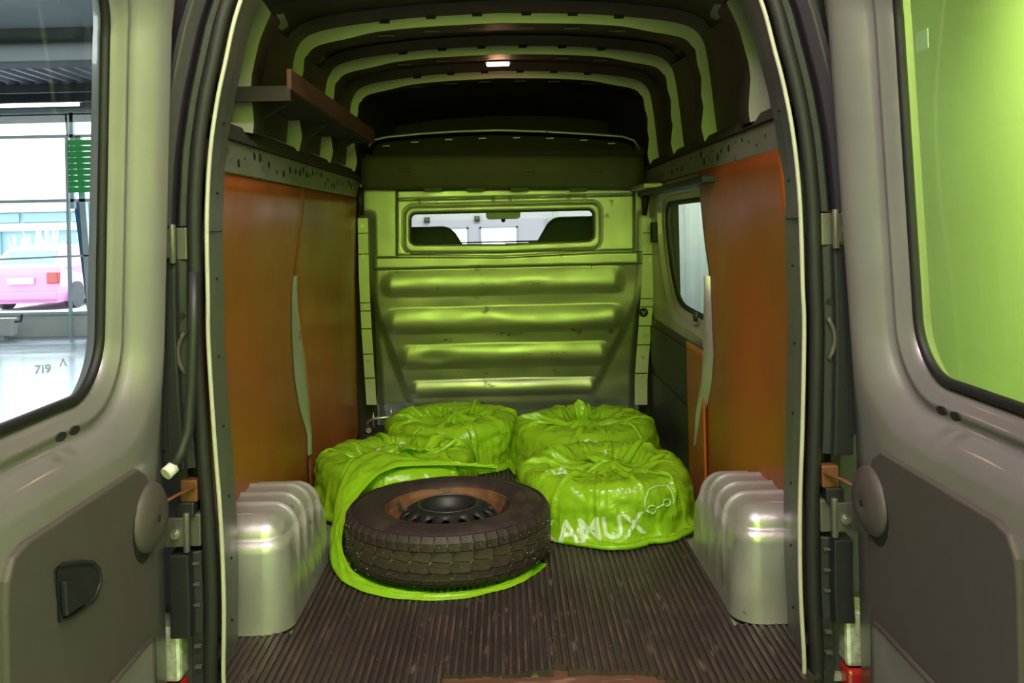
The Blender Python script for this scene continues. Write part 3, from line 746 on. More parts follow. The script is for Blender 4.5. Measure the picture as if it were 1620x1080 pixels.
MB().box(-.88, 4.6, 1.30, .88, 6.2, 1.35).build('cab_ceiling', M['liner'], V)
for s in (-1, 1): 
    m = MB().box(s*.85, 4.55, -.1, s*.88, 6.2, .62); m.box(s*.85, 5.0, .6, s*.88, 5.2, 1.35); m.build('cab_side', M['plastic'], V)

# bulkhead as a pressed sheet
def caps(px, py, x0, x1, y0, y1, soft=6):
    r = (y1-y0)/2; cy = (y0+y1)/2; dx = max(x0+r-px, 0, px-(x1-r)); d = math.hypot(dx, py-cy); e = ss(0, r*1.1, min(px-x0, x1-px) - r*.25*((py-cy)/r)**2)
    t = (py-y0)/(y1-y0)
    if t <= 0 or t >= 1: return 0
    return e*(1 - (1 - t/.62)**1.8 if t < .62 else math.cos((t-.62)/.38*PI/2)**.8)
def rbox(px, py, x0, x1, y0, y1, r):
    dx = max(x0+r-px, 0, px-(x1-r)); dy = max(y0+r-py, 0, py-(y1-r)); return r - math.hypot(dx, dy) if dx or dy else min(px-x0, x1-px, py-y0, y1-py)
tilt = lambda px, py: py + (px-797)*ROLL     # features in the photograph are rolled
EL = [(290, 566), (350, 566), (440, 568), (520, 572), (640, 580), (712, 583)]
ER = [(290, 1034), (350, 1037), (420, 1037), (480, 1033), (530, 1029), (600, 1024), (660, 1024), (712, 1025)]
def bh(u, v):
    py = lerp(292, 712, v); px = lerp(curve(EL, py), curve(ER, py), u)
    d = 0.0
    q = py + (px-797)*ROLL
    V_ = 5*(1 - abs(px-795)/150) if abs(px-795) < 150 else 0
    # side flanges stand back, main field bulges
    fl_ = min(px - curve(EL, py), curve(ER, py) - px)
    d -= .035*ss(30, 14, fl_)*ss(330, 350, py)
    # lower trapezoid protrudes
    lx = lerp(572, 648, clamp((py-440)/210)); rx = lerp(1030, 938, clamp((py-440)/190))
    d += .04*ss(-4, 14, min(px-lx, rx-px))*ss(420, 520, py)
    for (a, b, c, e) in ((598, 992, 424, 466), (604, 990, 483, 524), (627, 970, 541, 579), (646, 948, 597, 624)):
        d += .032*caps(px, q, a, b, c, e)
    # creased bar under the window
    if 590 < px < 1022: d += .016*ss(401+V_*.8, 405+V_*.8, q)*ss(424, 419, q)
    # upper frame step
    e = min(px-627, 1004-px, q-296); d += .018*ss(-1, 3, e)*ss(402+V_, 398+V_, q)
    e = rbox(px, q, 638, 951, 322, 398+V_*.6, 16); d -= .010*math.exp(-(e/1.8)**2); d += .012*ss(0, 5, e)
    e = rbox(px, q, 649, 939, 334, 383+V_*.6, 9); d -= .02*ss(-3, 2, e)
    if 628 < px < 1003: d -= .010*math.exp(-((q-312)/1.4)**2)
    for xg in (662, 780, 806, 900, 925): 
        if 312 < q < 320: d -= .008*math.exp(-((px-xg)/1.2)**2)
    # dents
    if q > 420: d += .010*(noise.noise(Vector((px*.012, q*.03, 1)))) - .012*math.exp(-((px-690)/22)**2-((q-562)/9)**2) - .007*math.exp(-((px-840)/30)**2-((q-452)/9)**2) - .006*math.exp(-((px-770)/30)**2-((q-505)/10)**2)
    if q > 632: d -= .03*ss(632, 650, q)
    back = .28*clamp((q-425)/275)
    p = P(px, py, YB + back); return Vector((p.x, YB + .01 + back - d, p.z))
def bskip(u, v):
    py = lerp(292, 712, v); px = lerp(curve(EL, py), curve(ER, py), u); q = py + (px-797)*ROLL
    V_ = 5*(1 - abs(px-795)/150) if abs(px-795) < 150 else 0
    return rbox(px, q, 650, 938, 335, 382+V_*.6, 9) > 0
m = MB(); m.grid(bh, 300, 260, True, bskip); BH = m.build('bulkhead', M['bulk'], V)
wp = []
for k, (x, y) in enumerate(rrect(794, 358.5, 144, 23.5, 9, 96)):
    V_ = 3*(1 - abs(x-795)/150); y2 = y + (V_ if y > 358 else 0); p = P(x, y2 - (x-797)*ROLL, YB-.012); wp.append(p)
MB().tube(wp, .0045, 6, closed=True, up=Vector((0, 1, 0))).build('window_seal', M['rubber'], BH)
m = MB(); m.add([p + Vector((0, .01, 0)) for p in wp], [tuple(range(len(wp)))]); m.build('window_pane', M['glass'], BH, solid=.004)
def seam(pts, name='pressed_seam', r=.0022):
    path = []
    for a, b in zip(pts, pts[1:]):
        n = max(2, int(math.hypot(a[0]-b[0], a[1]-b[1])/6))
        for i in range(n): path.append((lerp(a[0], b[0], i/n), lerp(a[1], b[1], i/n)))
    path.append(pts[-1]); out = []
    for px, q in path:
        py = q - (px-797)*ROLL; p = bh((px - curve(EL, py))/(curve(ER, py)-curve(EL, py)), (py-292)/420); out.append(p + Vector((0, -.0008, 0)))
    m = MB(); m.tube(out, r, 6); m.build(name, M['plastic'], BH)
vq = lambda x: 5*max(0, 1 - abs(x-795)/150)
seam([(590+i*12, 403+vq(590+i*12)) for i in range(37)]); seam([(592+i*43, 421.5) for i in range(11)])
seam([(628, 312), (1003, 312)]); seam([(627, 298), (627, 401)]); seam([(1004, 300), (1004, 400)], r=.0014)
rr_ = rrect(794.5, 361, 156.5, 38, 16, 64); seam([(x, y + (vq(x)*.6 if y > 361 else 0)) for x, y in rr_ + rr_[:1]], r=.0018)
for x, a, b in ((662, 312, 319), (690, 312, 319), (780, 312, 319), (806, 312, 319), (900, 312, 319), (925, 312, 319), (680, 398, 404), (885, 396, 402), (628, 422, 428), (782, 422, 428), (936, 422, 428)): seam([(x, a), (x, b)], r=.0012)
# flanges with bolts on both edges
for side, tab, inn in ((-1, EL, 16), (1, ER, -20)):
    rows = []
    for i in range(40):
        py = lerp(345, 640, i/39); a = curve(tab, py); 
        rows.append([P(a - side*0, py, 4.40), P(a + inn, py, 4.40)])
    m = MB(); m.loft(rows, False, False, False); fo = m.build('edge_flange', M['bulk'], BH, solid=.006)
    ys = (357, 410, 478, 530, 564) if side > 0 else (357, 405, 484, 571)
    for y in ys:
        a = curve(tab, y) + inn*.45; p = P(a, y, 4.395)
        b = MB().cyl(p, (0, -1, 0), .010, .006, 16); b.cyl(p + Vector((0, -.006, 0)), (0, -1, 0), .006, .006, 6); b.build('flange_bolt', M['steel'], BH)
    for y in ((368, 402, 472, 485, 515, 545, 590) if side > 0 else (369, 402, 479, 492, 520, 560, 598)):
        a = P(curve(tab, y), y, 4.394); b = P(curve(tab, y)+inn, y, 4.394); MB().box(min(a.x, b.x), a.y-.002, a.z-.002, max(a.x, b.x), a.y+.002, a.z+.002).build('flange_joint', M['black'], BH)
p = P(1018, 494, 4.39); b = MB(); b.tube([p + Vector((.018*math.cos(t*PI/8), -.003, .018*math.sin(t*PI/8))) for t in range(16)], .006, 6, closed=True)
for t in range(3): b.cyl(p + Vector((.009*math.cos(t*2.1+1.5), -.003, .009*math.sin(t*2.1+1.5))), (0, -1, 0), .006, .006, 10)
b.build('tie_down_ring', M['black'], BH)
for s, px in ((-1, 572), (1, 1019)):
    p = P(px, 322, 4.36); MB().tube([p + Vector((0, 0, .08)), p + Vector((s*.004, -.02, .02)), p + Vector((-s*.002, -.01, -.06))], [.016, .02, .012], 8).build('corner_strap', M['rubber'], BH)
# scuffs: chipped dark paint marks on the pressings
sc_ = MB()
for (x, y, n, w_) in ((803, 527, 34, 26), (704, 536, 14, 10), (774, 606, 12, 8), (765, 448, 5, 30), (860, 447, 5, 40), (870, 555, 6, 25)):
    for _ in range(n):
        xx = x + random.gauss(0, w_*.5); yy = y + random.gauss(0, 1.6); u = (xx - curve(EL, yy))/(curve(ER, yy)-curve(EL, yy)); v = (yy-292)/420
        p = bh(u, v) + Vector((0, -.003, 0)); l = random.uniform(.003, .010); h = random.uniform(.0008, .002); an = random.uniform(-.5, .5)
        d1 = Vector((math.cos(an)*l, 0, math.sin(an)*l)); d2 = Vector((0, 0, h)); sc_.add([p-d1, p-d2, p+d1, p+d2], [(0, 1, 2, 3)])
tag(sc_.build('paint_chips', M['black'], BH), kind='stuff')
for s in (-1, 1): MB().box(s*.70, 4.53, -.02, s*.93, 4.58, 1.5).build('pillar_filler', M['liner'], V)
MB().box(-.76, 4.40, -.02, .76, 4.60, .045).build('floor_step', M['liner'], V, bevel=.01)
p = P(590, 668, 4.3)
m = MB(); m.tube([p+Vector((-.03, .05, -.04)), p+Vector((-.03, 0, 0)), p+Vector((0, 0, .02)), p+Vector((.10, -.02, .03))], .006, 8); m.tube([p+Vector((.0, .02, -.03)), p+Vector((.0, .02, .045))], .004, 6); m.tube([p+Vector((.09, .02, 0)), p+Vector((.09, .02, .07))], .004, 6)
m.cyl(p+Vector((-.02, -.01, -.035)), (0, -1, 0), .014, .01, 12); m.build('floor_bracket', M['steel'], V)

# cab seats and mirror
for cx_, zt, wd in ((-.46, 1.105, .25), (.43, 1.145, .25)):
    prof = [(-wd, .2), (-wd, .8), (-wd+.01, zt-.14), (-wd+.07, zt-.04), (-wd*.55, zt), (wd*.55, zt), (wd-.07, zt-.04), (wd-.01, zt-.14), (wd, .8), (wd, .2)]
    m = MB(); m.prism([(cx_+x, 4.85, z) for x, z in prof], (0, .12, 0)); so = m.build('cab_seat', M['seat'], V, bevel=.03, seg=3)
    MB().box(cx_-wd+.02, 4.97, .25, cx_+wd-.02, 5.45, .42).build('seat_cushion', M['seat'], so, bevel=.04)
    MB().box(cx_-wd+.05, 4.9, -.1, cx_+wd-.05, 5.4, .25).build('seat_base', M['plastic'], so)
p = P(796, 339, 5.7)
m = MB(); m.add([Vector((p.x+x, 5.70, p.z+z)) for x, z in rrect(0, 0, .115, .032, .025, 40)], [tuple(range(40))]); mo = m.build('rearview_mirror', M['trim'], V, solid=.03, bevel=.006)
MB().tube([(p.x, 5.71, p.z), (p.x, 5.78, p.z+.05)], .01).build('mirror_stem', M['plastic'], mo)
m = MB(); m.cyl((p.x, 5.68, p.z-.04), (0, -1, 0), .014, .01); m.build('mirror_knob', M['plastic'], mo)

# ------------------------------------------------------------------ rear doors
def lean(z): return .035*(z-.8) if z > .6 else -.007
def rear_door(s, label):
    yh, yf = 2.02, 1.20; zlo, zhi = -.16, 1.90
    wr = 1.878 if s < 0 else 1.852
    cy_, cz_, hy, hz, rr = (1.30+wr)/2, (.757+1.66)/2, (wr-1.30)/2, (1.66-.757)/2, .13
    def ring(o, depth, last=False):
        pts = rrect(cy_, cz_, hy+o, hz+o, rr+o*.7, 96)
        return [(y, z) for y, z in pts]
    X0 = .845
    def W(y, z, d): return Vector((s*(X0 - d - lean(z) - (.05*ss(1.45, 1.95, z))), y, z))
    prof = [(0, -.058), (.006, -.055), (.012, -.046), (.018, -.032), (.032, -.030), (.036, -.022), (.044, -.020), (.050, -.028), (.062, -.026), (.070, -.012), (.085, .006), (.10, .018), (.118, .030), (.13, .034)]
    rings = [[W(y, z, d) for y, z in ring(o, d)] for o, d in prof]
    base = ring(.135, 0)
    outl = outline_rect(base, (cy_, cz_), yf, yh, zlo, zhi)
    for t in (.15, .5, 1.0):
        rings.append([W(lerp(a[0], b[0], t), lerp(a[1], b[1], t), .036 + (.0 if t < .9 else -.006)) for a, b in zip(base, outl)])
    rings.append([W(y, z, -.02) for y, z in outl]); rings.append([W(y, z, -.085) for y, z in outl])
    rings.append([W(y, z, -.09) for y, z in ring(.02, 0)]); rings.append([W(y, z, -.062) for y, z in ring(-.002, 0)])
    m = MB(); m.loft(rings, True, False, True)
    D = m.build('rear_door', M['paint'], V); D['label'] = label
    m = MB(); m.tube([W(y, z, -.050) for y, z in ring(-.004, 0)], .011, 8, closed=True, up=Vector((1, 0, 0))); m.build('window_seal', M['rubber'], D)
    m = MB(); m.add([W(y, z, -.058) for y, z in ring(0, 0)], [tuple(range(96))]); m.build('window_pane', M['glass'], D, solid=.004, normals=False)
    # trim panel with pocket
    top, low = .592, -.14; ya, yb = 1.355, 1.925
    out = [(yb, low), (yb, .50), (yb-.03, .565), (yb-.075, top), (1.42, top), (1.38, .582), (1.36, .55), (ya, .50), (ya, low)]
    out = [(a, b) for a, b in out]
    fo = []
    for i in range(len(out)):
        fo.append(out[i])
    def TW(y, z, d): return Vector((s*(X0 - .036 - d - lean(z)), y, z))
    c = (1.62, .2); rg_ = []
    dens = ctr(fo, 120) if False else fo
    for k, d in ((1.0, -.004), (1.0, .008), (.985, .013), (.93, .013)):
        rg_.append([TW(c[0]+(y-c[0])*k, c[1]+(z-c[1])*(k if k == 1 else k+.01), d) for y, z in dens])
    m = MB(); m.loft(rg_, True, False, False); m.f.append(tuple(range(len(m.v)-len(dens), len(m.v)))); m.sm.append(False); m.mi.append(0)
    T = m.build('trim_panel', M['trim'], D, bevel=.004)
    # pocket: raised rim around a pale recess
    pk = [(1.895, -.13), (1.895, .19), (1.885, .205), (1.44, .205), (1.42, .18), (1.42, -.13)]
    m = MB(); m.add([TW(y, z, .0155) for y, z in pk], [tuple(range(len(pk)))]); m.build('pocket_floor', M['paint'], T, solid=.002)
    m = MB(); m.tube([TW(y, z, .015) for y, z in pk], .006, 8); m.build('pocket_rim', M['trim'], T)
    # strap cover disc
    cD = TW(1.90, .465, .016)
    m = MB(); rd_ = []
    for k in range(7):
        a = k/6*PI/2; rd_.append([cD + Vector((-s*.022*math.sin(a), .085*math.cos(a)*.98*math.cos(t*2*PI/40), .070*math.cos(a)*math.sin(t*2*PI/40) + (.012*max(0, math.sin(t*2*PI/40))**3)*math.cos(a))) if k < 6 else cD + Vector((-s*.016, 0, 0)) for t in range(40)])
    rd_[0:0] = [[p + Vector((s*.012, 0, 0)) for p in rd_[0]]]
    m.loft(rd_, True, False, True); co = m.build('strap_cover', M['trim'], D)
    MB().cyl(cD + Vector((-s*.0165, .0, 0)), (-s, 0, 0), .007, .003, 16).build('cover_screw', M['plastic'], co)
    m = MB(); m.add([TW(cD.y-.03+.058*math.cos(t), .455+.072*math.sin(t), .0142) for t in [i*2*PI/30 for i in range(30)]], [tuple(range(30))]); m.build('cover_recess', M['plastic'], T, solid=.001)
    # two small oval holes under the window
    for y in (1.585, 1.635):
        m = MB(); m.add([W(y+.017*math.cos(t), .727+.0085*math.sin(t), .0125+.0) + Vector((-s*.004, 0, 0)) for t in [i*2*PI/20 for i in range(20)]], [tuple(range(20))]); m.build('oval_hole', M['black'], D, solid=.004)
    if s < 0:
        hd = [(1.498, .515), (1.523, .514), (1.59, .492), (1.63, .475), (1.655, .452), (1.662, .426), (1.636, .404), (1.574, .407), (1.53, .414), (1.508, .420)]
        m = MB(); m.add([TW(y, z, .0146) for y, z in hd], [tuple(range(len(hd)))]); ho = m.build('handle_recess', M['black'], D, solid=.002)
        m = MB(); m.tube([TW(y, z, .016) for y, z in hd], .004, 8, closed=True); m.build('recess_rim', M['plastic'], ho)
        m = MB(); m.prism([TW(y, z, .016) for y, z in ((1.513, .425), (1.508, .490), (1.54, .475), (1.575, .445), (1.59, .42))], (-s*.012, 0, 0)); m.build('door_handle', M['plastic'], ho, bevel=.003)
    else:
        m = MB(); q = W(1.775, 1.475, -.056); m.box(q.x-.001, q.y-.028, q.z-.03, q.x+.001, q.y+.022, q.z+.01); m.build('glass_sticker', M['logo'], D)
    return D
rear_door(-1, 'left rear door with black handle recess')
rear_door(1, 'right rear door without handle')

# ------------------------------------------------------------------ overhead shelf board at the left
SH = thing('overhead_rack', 'reddish brown wooden rack under the roof on the left', 'rack', (-.68, 3.2, 1.50))
MB().box(-.612, 2.44, 1.503, -.598, 4.02, 1.563).build('fascia_board', M['shelf'], SH, bevel=.002)
MB().box(-.775, 2.44, 1.503, -.612, 4.02, 1.515).build('shelf_board', M['liner'], SH)
MB().box(-.775, 2.43, 1.47, -.60, 2.442, 1.505).build('end_board', M['liner'], SH)
for y in (2.62, 3.2, 3.8):
    m = MB(); m.prism([(-.775, y, 1.503), (-.64, y, 1.503), (-.72, y, 1.45), (-.775, y, 1.40)], (0, .02, 0)); m.build('bracket', M['liner'], SH)

# ------------------------------------------------------------------ the bare wheel
WC = Vector((-.208, 2.87, .006)); WR, WW = .342, .178
TILT = Matrix.Translation(WC) @ Matrix.Rotation(R(-1.0), 4, 'X')
def revolve(prof, n=96, c=WC, Mx=None, closed=False):
    Mx = Mx or TILT
    return [[Mx @ Vector((r*math.cos(2*PI*k/n), r*math.sin(2*PI*k/n), z)) for k in range(n)] for r, z in prof]
tyre_prof = [(.206, .030), (.215, .016), (.24, .004), (.275, .0), (.305, .008), (.325, .022), (.334, .032), (.335, .089), (.334, .146), (.326, .157), (.308, .170), (.275, .178), (.245, .176), (.225, .168), (.212, .158), (.205, .150), (.203, .13)]
wh = thing('wheel', 'bare used wheel with studded winter tyre on black steel rim', 'wheel', tuple(WC))
m = MB(); m.loft(revolve(fine(tyre_prof, 3), 120), True, False, True); m.loft(revolve([(.3345, .03), (.3352, .09), (.3345, .148)], 120), True, False, True, 1)
ty = m.build('tyre', [M['tyre'], M['groove']], wh)
m = MB(); m.loft(revolve([(.262, .1786), (.264, .1798), (.266, .1786)], 100), True, False, True); m.loft(revolve([(.228, .170), (.230, .1725), (.233, .171)], 100), True, False, True); m.build('sidewall_ring', M['tyre'], ty)
# tread blocks: four rows, one mesh per row shared by every copy
def tread_mesh(name, outline, n):
    """outline: (angle fraction, z, radius) corners of the block's outer face"""
    da = 2*PI/n; vs = []
    top = [(f*da, z, r) for f, z, r in outline]; k = len(top)
    ca = sum(t[0] for t in top)/k; cz_ = sum(t[1] for t in top)/k
    for a, z, r in top: vs.append((r-.009, a, z))
    for a, z, r in top: vs.append((r-.0010, a, z))
    for a, z, r in top: vs.append((r, lerp(a, ca, .03), lerp(z, cz_, .03)))
    vs = [(q*math.cos(a), q*math.sin(a), z) for q, a, z in vs]; fs = []
    for l in (0, 1):
        for i in range(k): fs.append((l*k+i, l*k+(i+1) % k, (l+1)*k+(i+1) % k, (l+1)*k+i))
    fs.append(tuple(2*k+i for i in (0, 1, 2, 5))); fs.append(tuple(2*k+i for i in (5, 2, 3, 4)))
    me = bpy.data.meshes.new(name); me.from_pydata(vs, [], fs); me.materials.append(M['tyre'])
    bm = bmesh.new(); bm.from_mesh(me); bmesh.ops.recalc_face_normals(bm, faces=bm.faces); bm.to_mesh(me); bm.free(); return me
NB = 34
rows = [
    (tread_mesh('top_shoulder_block', [(.03, .124, .3425), (.93, .124, .3425), (.93, .148, .3415), (.90, .166, .330), (.06, .166, .330), (.03, .148, .3415)], 54), 54),
    (tread_mesh('upper_block', [(.08, .097, .343), (.84, .092, .343), (1.06, .106, .343), (.98, .1215, .343), (.22, .1215, .343), (.02, .108, .343)], NB), NB),
    (tread_mesh('middle_block', [(.02, .062, .343), (.80, .059, .343), (1.00, .070, .343), (.84, .0895, .343), (.08, .0945, .343), (-.14, .078, .343)], NB), NB),
    (tread_mesh('lower_block', [(.05, .038, .3425), (.88, .036, .3425), (1.03, .044, .3425), (.84, .0565, .343), (.06, .0595, .343), (-.08, .050, .343)], NB), NB),
    (tread_mesh('bottom_shoulder_block', [(.03, .014, .330), (.93, .014, .330), (.97, .030, .3415), (.93, .0345, .3425), (.05, .0345, .3425), (.02, .026, .3405)], 54), 54)]
RM = TILT.to_3x3().to_4x4()
for me, n in rows:
    for k in range(n):
        o = bpy.data.objects.new('tread_block', me); C.objects.link(o); o.parent = ty
        mm = Matrix.Translation(WC - ORG[ty.name]) @ RM @ Matrix.Rotation(2*PI*k/n, 4, 'Z')
        o.matrix_local = mm
# sipes and studs
m = MB(); st = MB()
for k in range(170):
    a = random.random()*2*PI; z = random.choice((.134, .140, .106, .075, .050, .024)) + random.uniform(-.005, .005)
    r = .3428 if .03 < z < .15 else .3405
    st.cyl(TILT @ Vector((r*math.cos(a)*.998, r*math.sin(a)*.998, z)), RM.to_3x3() @ Vector((math.cos(a), math.sin(a), 0)), .0017, .0028, 6)
tag(st.build('tyre_studs', M['stud'], ty), kind='stuff')
# steel rim
m = MB(); m.loft(revolve([(.203, .128), (.205, .150), (.209, .160), (.2115, .158), (.210, .150)], 96), True, False, True); m.loft(revolve([(.205, .158), (.203, .15), (.199, .14), (.194, .138), (.190, .132), (.187, .124), (.180, .116), (.168, .110), (.166, .06), (.166, .02)], 96), True, False, True)
ri = m.build('rim', M['rust'], wh)
# disc with sixteen oval ventilation holes
m = MB(); n = 16; r0, r1 = .118, .167; rc_, hr, ha = .1390, .0115, .080
def dz(r): return curve([(.0, .118), (.04, .120), (.066, .122), (.078, .134), (.088, .157), (.098, .165), (.110, .164), (.120, .159), (.150, .142), (.16, .132), (.167, .12)], r)
for k in range(n):
    a0 = 2*PI*k/n; hwid = PI/n; inner, outer = [], []
    for i in range(32):
        t = 2*PI*i/32; c_, s_ = math.cos(t), math.sin(t); q = max(abs(c_), abs(s_))
        outer.append((rc_ + (r1-r0)/2*c_/q, a0 + hwid*s_/q)); inner.append((rc_ + hr*c_, a0 + ha*s_))
    mk = lambda L, dz_=0: [TILT @ Vector((r*math.cos(a), r*math.sin(a), dz(r)+dz_)) for r, a in L]
    m.loft([mk(outer), mk(inner), mk(inner, -.006)], True, False, True)
m.loft(revolve([(r, dz(r)) for r in (.118, .112, .106, .100, .094, .088, .082, .075, .06, .045, .034)] + [(.034, .110), (.032, .08)], 96), True, False, True)
di = m.build('wheel_disc', M['rim'], wh)
MB().tube([TILT @ Vector((.099*math.cos(t*PI/30), .099*math.sin(t*PI/30), .1655)) for t in range(60)], .0013, 6, closed=True).build('worn_crest', M['hinge'], di)
for k in range(5):
    a = 2*PI*k/5 + .3; c_ = TILT @ Vector((.054*math.cos(a), .054*math.sin(a), .1215)); MB().cyl(c_, (0, 0, 1), .0085, .0012, 16).build('bolt_hole', M['black'], di)
MB().tube([TILT @ Vector((.0335*math.cos(t*PI/12), .0335*math.sin(t*PI/12), .122)) for t in range(24)], .0018, 6, closed=True).build('centre_bore', M['rust'], di)
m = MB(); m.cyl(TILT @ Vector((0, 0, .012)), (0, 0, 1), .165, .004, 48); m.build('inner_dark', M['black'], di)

# ------------------------------------------------------------------ bags
def ptext(bvh, txt, size, origin, right, up, direction, m, parent, name, mirror=1, squash=1):
    """print text on the film: project each vertex of the finely cut text on the bag"""
    me = text_mb(txt, size); bm = bmesh.new(); bm.from_mesh(me); bpy.data.meshes.remove(me)
    for ax in (0, 1):
        lo = min(v.co[ax] for v in bm.verts); hi = max(v.co[ax] for v in bm.verts); nn = int((hi-lo)/.006)+1
        for i in range(1, nn):
            c = [0, 0, 0]; c[ax] = lo + (hi-lo)*i/nn; no = [0, 0, 0]; no[ax] = 1
            bmesh.ops.bisect_plane(bm, geom=bm.verts[:]+bm.edges[:]+bm.faces[:], plane_co=c, plane_no=no)
    drop = []
    right, up, direction = Vector(right).normalized(), Vector(up).normalized(), Vector(direction).normalized(); origin = Vector(origin); org = origin - ORG[parent.name] 
    for v in bm.verts:
        p = origin + right*v.co.x*mirror + up*v.co.y*squash - direction*.5
        hit, nrm, _, _ = bvh.ray_cast(p, direction, 1.2)
        if hit is None: drop.append(v); continue
        if nrm.dot(direction) > 0: nrm = -nrm
        v.co = hit - direction*.0025 - origin
    bmesh.ops.delete(bm, geom=drop, context='VERTS')
    me = bpy.data.meshes.new(name); bm.to_mesh(me); bm.free(); me.materials.append(m)
    o = bpy.data.objects.new(name, me); return link(o, parent, origin)
def cloth_bag(Rt, H, seed, N=208, Mr=76, slack=1.2, neck=(0, 0), nz=.17, steps=62, iters=14, dip=.05, vslack=1.16):
    """film bag gathered over a tyre: stretch-resisting cloth relaxed against a rounded tyre shape, returns rows x columns x 3"""
    rg = np.random.RandomState(seed)
    th = np.arange(N)*2*np.pi/N
    L = (H + Rt*1.0 + .06)*vslack; dv = L/(Mr-1); du = 2*np.pi*Rt*slack/N
    rf = .045; S = np.linspace(0, 1, Mr)*L
    def prof(s):
        a = H - .02
        if s < a: return Rt + .012, .004 + s
        t = (s-a)/(L-a); return Rt*(1-t) + .02 + .012*(1-t), H + .02 + .06*np.sin(t*np.pi)
    X = np.zeros((Mr, N, 3))
    wob = np.zeros(N)
    for k in (2, 3, 5, 8, 13, 21, 34): wob += rg.uniform(.3, 1)/k**.5*np.cos(k*th + rg.uniform(0, 6.28))
    tw = .25*np.cos(th + rg.uniform(0, 6.28)) + .12*np.cos(2*th + rg.uniform(0, 6.28))
    for j in range(Mr):
        r, z = prof(S[j]); t = j/(Mr-1); a = th + tw*t*t
        rr = r + .004*wob*min(1, t*6)*min(1, r/.1)
        X[j, :, 0] = rr*np.cos(a) + neck[0]*t**3; X[j, :, 1] = rr*np.sin(a) + neck[1]*t**3; X[j, :, 2] = z + .006*wob*np.sin(t*np.pi)
    X += rg.normal(0, .0012, X.shape)
    a = th + tw; ringr = .016 + .006*np.cos(a*5 + seed)
    neckpos = np.stack([neck[0] + ringr*np.cos(a), neck[1] + ringr*np.sin(a), np.full(N, nz + .02)], 1)
    base = X[0].copy(); base[:, 2] = .004
    V = np.zeros_like(X); cf = .20
    def con(P, A, B, rest, ks, kc):
        d = P[B] - P[A]; l = np.sqrt((d*d).sum(-1, keepdims=True)) + 1e-9; c = (l - rest)/l
        c = np.where(c > 0, ks*c, kc*c); d *= .5*c; P[A] += d; P[B] -= d
    def collide(P):
        x, y, z = P[..., 0], P[..., 1], P[..., 2]; r = np.sqrt(x*x + y*y) + 1e-9
        t = np.clip((.215 - r)/.06, 0, 1); Ht = H - dip*t*t*(3-2*t)
        qr = r - (Rt - rf); qz = np.abs(z - Ht/2) - (Ht/2 - rf)
        a_, b_ = np.maximum(qr, 0), np.maximum(qz, 0); o = np.sqrt(a_*a_ + b_*b_) + np.minimum(np.maximum(qr, qz), 0); d = o - rf
        inside = d < 0
        both = (qr > 0) & (qz > 0); n = np.sqrt(a_*a_ + b_*b_) + 1e-9
        nr = np.where(both, a_/n, np.where(qr > qz, 1., 0.)); nz_ = np.where(both, b_/n, np.where(qr > qz, 0., 1.))*np.sign(z - Ht/2 + 1e-9)
        push = np.where(inside, -d, 0.)
        P[..., 0] += x/r*nr*push; P[..., 1] += y/r*nr*push; P[..., 2] += nz_*push
        np.maximum(P[..., 2], .004, out=P[..., 2])
        return inside
    s = slice(None)
    ev, od, evn, odn = np.arange(0, N, 2), np.arange(1, N, 2), np.arange(1, N, 2), np.roll(np.arange(0, N, 2), -1)
    for st in range(steps):
        dt = .012; Vg = V.copy(); Vg[..., 2] -= 9.8*dt*.5; P = X + Vg*dt
        for it in range(iters):
            con(P, (s, ev), (s, evn), du, 1., cf); con(P, (s, od), (s, odn), du, 1., cf)
            con(P, (slice(0, Mr-1, 2), s), (slice(1, Mr, 2), s), dv, 1., .35); con(P, (slice(1, Mr-1, 2), s), (slice(2, Mr, 2), s), dv, 1., .35)
            # shear
            for sh in (1, -1):
                Q = np.roll(P, sh, 1); dg = np.hypot(du, dv)
                d = Q[1:] - P[:-1]; l = np.sqrt((d*d).sum(-1, keepdims=True)) + 1e-9; c = (l-dg)/l; c = np.where(c > 0, .30*c, .05*c); d *= .5*c
                P[:-1] += d; P[1:] -= np.roll(d, -sh, 1)
            # bending: keep two-apart points from collapsing
            for k, w in ((2, .5), (4, .25)):
                d = np.roll(P, -k, 1) - P; l = np.sqrt((d*d).sum(-1, keepdims=True)) + 1e-9; c = np.minimum(0, (l - du*k*.70)/l)*w*.25; d *= c; P += d; P -= np.roll(d, k, 1)
            d = P[3:] - P[:-3]; l = np.sqrt((d*d).sum(-1, keepdims=True)) + 1e-9; c = np.minimum(0, (l - dv*3*.80)/l)*.12; d *= c; P[:-3] += d; P[3:] -= d
            ins = collide(P)
            P[0] = base; P[-1] = neckpos
        V = (P - X)/dt*.94; V[ins] *= .5; X = P
        sp = np.sqrt((V*V).sum(-1, keepdims=True)); V *= np.minimum(1, 1.2/(sp + 1e-9))
    return X
